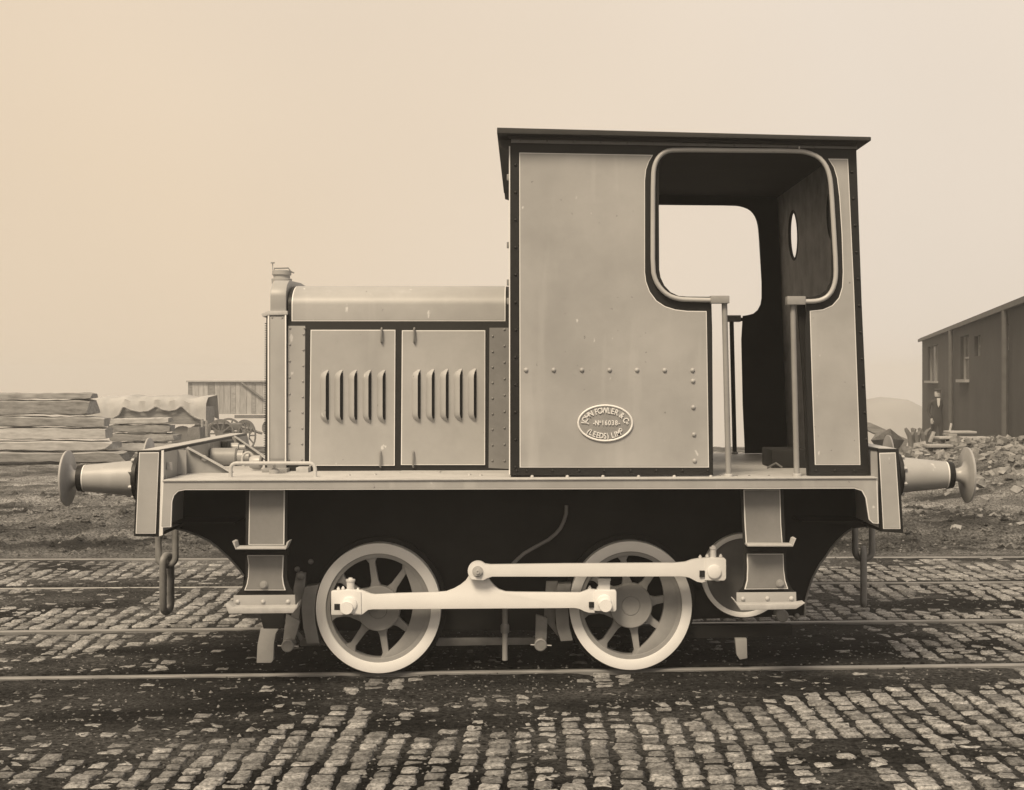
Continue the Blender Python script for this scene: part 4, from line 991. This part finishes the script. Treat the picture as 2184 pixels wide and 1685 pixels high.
# hem roll catching the light
vs = [(x0+(x1-x0)*i/n, d-.07, hemz(x0+(x1-x0)*i/n)) for i in range(n+1)]
MB().tube(vs, .030, 6).build('hem', M['timberp'], sw)
MB().box(x0+.6, x1-.1, d+.05, d+1.7, PZ(905, d), zb+.3).build('wagon_body', M['timber'], sw, .02)
for u in (290, 330, 385, 420):
    MB().lathe([(.36, 0), (.36, .1)], (PX(u, d), d+.2, gz(PX(u, d), d)+.36), 'y', 20).build('wheel', M['vand'], sw)
# covered van far off in the haze
d = 78.0
vn = empty('goods_van', (PX(480, d), d, PZ(950, d))); tag(vn, 'pale boarded goods van fading in the haze behind the wagons', 'van')
u = 401; i = 0
while u < 612:
    wv = (9, 14, 11)[i % 3]; xa_, xb_ = PX(u, d), PX(min(u+wv-.6, 612), d)
    MB().box(xa_, xb_, d, d+.06, PZ(883, d), PZ(816, d)).build('board', M['van'] if i % 4 else M['timber'], vn); u += wv; i += 1
MB().box(PX(401, d), PX(612, d), d+.07, d+2.6, PZ(883, d), PZ(815, d)).build('van_body', M['van'], vn)
MB().box(PX(398, d), PX(615, d), d-.15, d+2.8, PZ(815, d), PZ(811, d)).build('roof', M['tarp'], vn, .03)
MB().box(PX(501, d), PX(612, d), d-.12, d-.02, PZ(892, d), PZ(885, d)).build('sole_bar', M['vand'], vn)
MB().tube([(PX(515, d), d-.1, PZ(816, d)), (PX(561, d), d-.1, PZ(850, d))], .07, 6).build('diagonal_strap', M['vand'], vn)
for u in (430, 470, 520, 575):
    MB().lathe([(.45, 0), (.45, .12), (.2, .14)], (PX(u, d), d+.2, PZ(905, d)-.2), 'y', 22).build('wheel', M['vand'], vn)
# farm-type cart with spoked wheels
d = 40.0
def spoked(cx, cy, cz, r_, parent, sq=1.0):
    o = MB().ring(r_*.86, r_, (cx, 0, cz), cy, cy+.07, 30, sq, 1).build('wheel', M['vand'], parent)
    b = MB()
    for k in range(10):
        a = math.pi*2*k/10; b.tube([(cx, cy+.035, cz), (cx+r_*.9*math.cos(a)*sq, cy+.035, cz+r_*.9*math.sin(a))], .022, 5)
    b.build('spokes', M['vand'], o); MB().lathe([(.09, 0), (.09, .12)], (cx, cy-.03, cz), 'y', 12).build('hub', M['vand'], o)
ct = empty('cart', (PX(490, d), d, gz(PX(490, d), d))); tag(ct, 'dark hand cart with large spoked wheels beside the goods van', 'cart')
zc = PZ(925, d); spoked(PX(470, d), d, zc, .40, ct, .95); spoked(PX(526, d), d, zc-.05, .42, ct, .6); spoked(PX(470, d), d+1.1, zc, .40, ct, .95)
MB().box(PX(447, d), PX(510, d), d+.12, d+1.0, PZ(918, d), PZ(904, d)).build('bed', M['vand'], ct, .02)
MB().tube([(PX(500, d), d+.3, PZ(908, d)), (PX(556, d), d+.2, PZ(925, d))], .04, 6).build('shaft', M['timber'], ct)
for u, v0, v1, lab in ((437, 893, 938, 'short upright post left of the hand cart'), (446, 896, 936, 'short upright post touching the hand cart')):
    x = PX(u, d); tag(MB().tube([(x, d-.4, gz(x, d)-.1), (x+.02, d-.4, PZ(v0, d))], .035, 6).build('post', M['timber']), lab, 'post')
def block(u0, u1, v0, v1, d, dep, name, lab, cat, m):
    x0, x1 = PX(u0, d), PX(u1, d); g = PZ(v1, d); b = MB()
    b.hexa([(x0, d, g), (x1, d, g), (x1+.03, d+dep, g), (x0, d+dep, g), (x0+.02, d+.02, PZ(v0, d)), (x1-.03, d, PZ(v0, d)+.02), (x1, d+dep, PZ(v0, d)), (x0+.03, d+dep, PZ(v0, d)-.02)])
    return tag(b.build(name, m, None, .02), lab, cat)
block(398, 428, 912, 945, 36, .5, 'stone_block', 'pale square stone block standing between the timber and the cart', 'stone block', M['stone'])
block(347, 372, 930, 940, 29.0, .3, 'stone_block', 'small pale stone lying on the right hand timber stack', 'stone block', M['stone'])

# ------------------------------------------------------------------ background, right: brick shed
bd = empty('brick_building', (13.1, 48, -.7)); tag(bd, 'dark brick works building with narrow windows at the right edge', 'building')
WA, WB = Vector((13.2, 48.6)), Vector((7.35, 19.6)); WD = (WB-WA).normalized(); WN = Vector((-WD.y, WD.x))
if WN.x > 0: WN = -WN                                    # outward, towards the yard
WL = (WB-WA).length
def wp(s, off, z): p = WA+WD*s+WN*off; return (p.x, p.y, z)
def wall_s(u): dd = 3.5/((u-1120)/F-.2); p = Vector((PX(u, dd), dd)); return (p-WA).dot(WD), dd
ztop = CH+.083*48.6/3.118*1.0; ztop = CH+80*48.6/F
zbot = -1.2
def wbox(s0, s1, o0, o1, z0, z1):
    return MB().hexa([wp(s0, o0, z0), wp(s1, o0, z0), wp(s1, o1, z0), wp(s0, o1, z0), wp(s0, o0, z1), wp(s1, o0, z1), wp(s1, o1, z1), wp(s0, o1, z1)])
wins = []
for u0, u1, v0, v1 in ((1980, 2003, 737, 812), (2052, 2071, 716, 809), (2083, 2096, 716, 759), (2143, 2159, 692, 748)):
    s0, d0 = wall_s(u0); s1, d1_ = wall_s(u1); dm = (d0+d1_)/2
    wins.append((s0, s1, PZ(v1, dm), PZ(v0, dm)))
hl = [[(s0, z0), (s1, z0), (s1, z1), (s0, z1)] for s0, s1, z0, z1 in wins]
holed([(0, zbot), (WL, zbot), (WL, ztop), (0, ztop)], hl, .34, lambda a, b_, t: Vector(wp(a, -t, b_)), 'wall', M['brick'], bd)
wbox(.0, .3, -8, -.345, zbot, ztop-.02).build('wall', M['brick'], bd)
wbox(WL-.3, WL, -8, -.345, zbot, ztop-.02).build('wall', M['brick'], bd)
wbox(0, WL, -8.3, -8.0, zbot, ztop-.02).build('wall', M['brick'], bd)
wbox(-.2, WL+.1, -8.4, .08, ztop, ztop+.10).build('roof', M['slate'], bd)
wbox(-.2, WL+.1, .085, .13, ztop-.02, ztop+.07).build('gutter', M['pipe'], bd)
for i, (s0, s1, z0, z1) in enumerate(wins):
    fr_ = MB(); w_ = .05
    fr_ = wbox(s0, s0+w_, -.16, -.08, z0, z1).build('window', M['wood'], bd)
    wbox(s1-w_, s1, -.16, -.08, z0, z1).build('frame', M['wood'], fr_)
    if i == 0: wbox((s0+s1)/2-.04, (s0+s1)/2+.04, -.16, -.08, z0, z1).build('frame', M['wood'], fr_)
    else: wbox(s0+w_, s1-w_, -.16, -.1, (z0+z1)/2-.02, (z0+z1)/2+.02).build('frame', M['wood'], fr_)
    wbox(s0+w_, s1-w_, -.14, -.13, z0, z1).build('pane', M['glassd'], fr_)
    if i < 2: wbox(s0-.1, s1+.1, .002, .10, z0-.07, z0-.002).build('sill', M['wood'], fr_)
for u in (2040, 2163):
    s0, _ = wall_s(u); x, y, _z = wp(s0, .10, 0); MB().tube([(x, y, zbot), (x, y, ztop-.03)], .06, 8).build('downpipe', M['pipe'], bd)

# man in a cap by the corner of the building
def skin_body(name, joints, edges, m, parent=None, sub=1):
    me = bpy.data.meshes.new(name); me.from_pydata([j[0] for j in joints], edges, [])
    o = bpy.data.objects.new(name, me); COL.objects.link(o)
    md = o.modifiers.new('s', 'SKIN'); sv_ = me.skin_vertices[0].data
    for i, j in enumerate(joints): sv_[i].radius = (j[1], j[2] if len(j) > 2 else j[1]); sv_[i].use_root = (i == 0)
    o.modifiers.new('u', 'SUBSURF').levels = sub
    dg_ = bpy.context.evaluated_depsgraph_get(); m2 = bpy.data.meshes.new_from_object(o.evaluated_get(dg_)); bpy.data.objects.remove(o)
    m2.materials.clear(); m2.shade_smooth(); return link(name, m2, m, parent)
dm = 40.5; hx = PX(1999, dm); hg = gz(hx, dm)
pe = empty('person', (hx, dm, hg)); tag(pe, 'man in dark coat and flat cap standing by the corner of the brick building', 'person')
def J(x, y, z, r_, r2=None): return ((hx+x, dm+y, hg+z), r_, r2 or r_)
body = [J(0, 0, .90, .15, .11), J(0, 0, 1.1, .145, .105), J(0, 0, 1.30, .17, .115), J(0, 0, 1.44, .10, .08), J(0, -.01, 1.52, .055, .055), J(.005, -.02, 1.60, .078, .085), J(.005, -.02, 1.68, .07, .08),
        J(-.19, 0, 1.38, .058), J(-.25, .0, 1.10, .048), J(-.20, -.16, .92, .036), J(.19, 0, 1.38, .058), J(.25, .02, 1.10, .048), J(.24, -.10, .88, .036),
        J(-.09, 0, .80, .098), J(-.10, -.01, .48, .068), J(-.11, .02, .10, .045), J(-.12, -.12, .04, .038), J(.09, 0, .80, .098), J(.11, -.01, .48, .068), J(.12, .03, .10, .045), J(.14, -.11, .04, .038)]
ed = [(0, 1), (1, 2), (2, 3), (3, 4), (4, 5), (5, 6), (2, 7), (7, 8), (8, 9), (2, 10), (10, 11), (11, 12), (0, 13), (13, 14), (14, 15), (15, 16), (0, 17), (17, 18), (18, 19), (19, 20)]
skin_body('body', body, ed, M['cloth'], pe)
MB().lathe([(.075, 0), (.088, .05), (.087, .11), (.074, .17), (.03, .20)], (hx+.005, dm-.025, hg+1.515), 'z', 16).build('head', M['skin'], pe)
MB().lathe([(.006, 0), (.014, -.02), (.006, -.035)], (hx+.0, dm-.10, hg+1.60), 'y', 8).build('nose', M['skin'], pe)
MB().lathe([(.10, 0), (.115, .02), (.09, .055), (.03, .065)], (hx+.005, dm-.02, hg+1.68), 'z', 16).box(hx-.06, hx+.07, dm-.16, dm-.09, hg+1.682, hg+1.697).build('cap', M['cloth'], pe)
MB().prism([(hx-.045, hg+1.48), (hx+.045, hg+1.48), (hx+.03, hg+1.30), (hx, hg+1.22), (hx-.03, hg+1.30)], dm-.135, dm-.11).build('shirt_front', M['shirt'], pe)
for sx_ in (-.205, .245):
    b = MB()
    yy = -.19 if sx_ < 0 else -.13; zz = .88 if sx_ < 0 else .83
    hd = MB().lathe([(.03, 0), (.038, .04), (.03, .09)], (hx+sx_, dm+yy, hg+zz-.05), 'z', 10)
    for k in range(4): hd.tube([(hx+sx_-.027+.018*k, dm+yy-.01, hg+zz-.04), (hx+sx_-.027+.018*k, dm+yy-.02, hg+zz-.10), (hx+sx_-.025+.018*k, dm+yy, hg+zz-.125+.01*abs(k-1.5))], .009, 5)
    hd.tube([(hx+sx_+.03, dm+yy, hg+zz), (hx+sx_+.045, dm+yy-.02, hg+zz-.05)], .009, 5); hd.build('hand', M['skin'], pe)
# three dark broken posts and other odds and ends beyond the right beam
dq = 34.0
for i, (u0, u1, lab) in enumerate(((1940, 1946, 'leftmost dark splayed stump beyond the right buffer beam'), (1953, 1960, 'middle one of three dark stumps beyond the right buffer beam'), (1968, 1975, 'rightmost dark stump leaning to the building, of three'))):
    x = PX((u0+u1)/2, dq); zt_ = PZ(914, dq); zb_ = gz(x, dq)-.05
    b = MB().tube([(x, dq, zb_), (x+.01, dq, zb_+.2), (x-.01, dq, zt_-.15)], [.05, .06, .085], 8)
    b.tube([(x, dq, zt_-.22), (x-.10, dq, zt_-.05), (x-.13, dq, zt_+.01)], [.07, .05, .03], 6).tube([(x, dq, zt_-.22), (x+.07, dq, zt_-.06), (x+.10+.05*(i == 2), dq, zt_+.0)], [.07, .05, .03], 6)
    tag(b.build('tree_stump', M['vand']), lab, 'stump', 'dark stumps beyond the right buffer beam')
def plank(a, c, r_, w_, lab, m):
    (u0, v0, d0), (u1, v1, d1_) = a, c
    p0, p1 = Vector((PX(u0, d0), d0, PZ(v0, d0))), Vector((PX(u1, d1_), d1_, PZ(v1, d1_))); t = (p1-p0).normalized(); n_ = t.cross(Vector((0, 1, 0))).normalized()*r_; y_ = Vector((0, w_, 0))
    b = MB().hexa([p0-n_, p1-n_, p1-n_+y_, p0-n_+y_, p0+n_, p1+n_, p1+n_+y_, p0+n_+y_])
    return tag(b.build('plank', m, None, .008), lab, 'plank')
plank((1852, 909, 27), (1935, 946, 27), .075, .3, 'long dark beam sloping down behind the right end of the locomotive', M['timber'])
plank((1985, 944, 25), (1994, 921, 25), .02, .12, 'short pale stake leaning in front of the man', M['timberp'])
plank((2022, 941, 24.5), (2030, 903, 24.8), .015, .05, 'thin pale stick leaning against the building wall', M['timberp'])
for i, (u0, u1, v0, v1, dd, lab, m) in enumerate(((2026, 2084, 920, 924.5, 22, 'pale plank topmost of the little pile by the building', M['timberp']), (2004, 2112, 932, 937, 21.8, 'long pale plank lying across the top of the rubble', M['timberp']),
        (2024, 2042, 925, 931.5, 22, 'short packing block between the two pale planks', M['timber']), (2046, 2086, 938.5, 946, 21.8, 'dark rounded slab under the long plank', M['timber']), (2072, 2108, 946, 953, 21.6, 'brown slab half buried at the foot of the plank pile', M['timber']), (1984, 2034, 949, 955, 21.4, 'pale flat slab at the left foot of the plank pile', M['timberp']))):
    x0, x1 = PX(u0, dd), PX(u1, dd)
    tag(MB().box(x0, x1, dd, dd+.35, PZ(v1, dd), PZ(v0, dd)).build('plank', m, None, .012), lab, 'plank')
# rubble heap: earth core and broken stone over it
def heap(x, y): return .62*np.exp(-(((x-7.2)/1.35)**2+((y-22.2)/1.6)**2))+.40*np.exp(-(((x-8.2)/1.7)**2+((y-19.8)/1.5)**2))+.30*np.exp(-(((x-5.9)/.9)**2+((y-21.6)/1.1)**2))
xs2, ys2 = np.linspace(3.8, 12.5, 60), np.linspace(16.5, 26, 60)
hm = grid_mesh('rubble_heap', xs2, ys2, lambda x, y: np.where(heap(x, y) > .02, gheight(x, y)+heap(x, y), gheight(x, y)-.05)+.03*(noise(x, y, 4, 3)-.5))
ho = tag(link('rubble_heap', hm, M['earth']), 'heap of broken pale stone piled against the brick building', 'rubble', kind='stuff')
vs, fs = [], []
cube = [(-1, -1, -1), (1, -1, -1), (1, 1, -1), (-1, 1, -1), (-1, -1, 1), (1, -1, 1), (1, 1, 1), (-1, 1, 1)]
cf = [(0, 3, 2, 1), (4, 5, 6, 7), (0, 1, 5, 4), (1, 2, 6, 5), (2, 3, 7, 6), (3, 0, 4, 7)]
def rubble(x, y, z, s):
    k = len(vs); rt = Matrix.Rotation(random.uniform(0, 6.3), 3, 'Z') @ Matrix.Rotation(random.uniform(-.6, .6), 3, 'X') @ Matrix.Rotation(random.uniform(-.5, .5), 3, 'Y')
    sc = Vector((random.uniform(.6, 1.2), random.uniform(.5, 1), random.uniform(.3, .7)))*s
    for c in cube:
        p = Vector([c[i]*sc[i]*random.uniform(.55, 1.1) for i in range(3)]); vs.append(tuple(rt @ p+Vector((x, y, z))))
    fs.extend([tuple(i+k for i in f) for f in cf])
for _ in range(3600):
    x, y = random.uniform(4.3, 10.5), random.uniform(17.2, 23.8); h = float(heap(x, y))
    if h < random.uniform(.03, .25): continue
    rubble(x, y, gz(x, y)+h+.01, random.uniform(.025, .075)*(1 if random.random() < .9 else 1.7))
for _ in range(160):
    x, y = random.uniform(5, 9), random.uniform(14.5, 18); rubble(x, y, gz(x, y)+.01, random.uniform(.02, .06))
me = bpy.data.meshes.new('broken_stone'); me.from_pydata(vs, [], fs); tag(link('broken_stone', me, M['stone'], ho), kind='stuff')
# a white scrap on the ground and a few pale lumps near the rubble
vs, fs = [], []
x, y = PX(2040, 15.3), 15.3; rubble(x, y, gz(x, y)+.02, .06)
me = bpy.data.meshes.new('stone_block'); me.from_pydata(vs, [], fs); tag(link('stone_block', me, M['timberp']), 'small pale block on the earth under the right buffer', 'stone block')
vs, fs = [], []
x, y = PX(1876, 27), 26.5; rubble(x, y, PZ(938, 27), .26)
me = bpy.data.meshes.new('boulder'); me.from_pydata(vs, [], fs); tag(link('boulder', me, M['stone']), 'pale boulder under the sloping beam beyond the cab', 'boulder')
# low hill in the mist
hx_, hy_ = PX(1890, 260), 260
hillm = grid_mesh('hill', np.linspace(hx_-60, hx_+60, 50), np.linspace(hy_-30, hy_+40, 30), lambda x, y: -22+20.2*np.exp(-(((x-hx_)/17)**2+((y-hy_)/14)**2)**1.2)+.4*noise(x, y, .4, 2))
tag(link('hill', hillm, M['mound']), kind='structure')

# ------------------------------------------------------------------ air
hz = MB().box(-385, 385, -62, 424, -27, 5.2).build('haze', None, None, 0, 0)
mh = bpy.data.materials.new('haze'); mh.use_nodes = True; n_ = mh.node_tree; n_.nodes.clear()
ho_ = n_.nodes.new('ShaderNodeOutputMaterial'); pv = n_.nodes.new('ShaderNodeVolumePrincipled'); pv.inputs['Color'].default_value = (.97, .97, .97, 1); pv.inputs['Density'].default_value = .0027
n_.links.new(pv.outputs[0], ho_.inputs['Volume']); hz.data.materials.clear(); hz.data.materials.append(mh); tag(hz, kind='stuff')
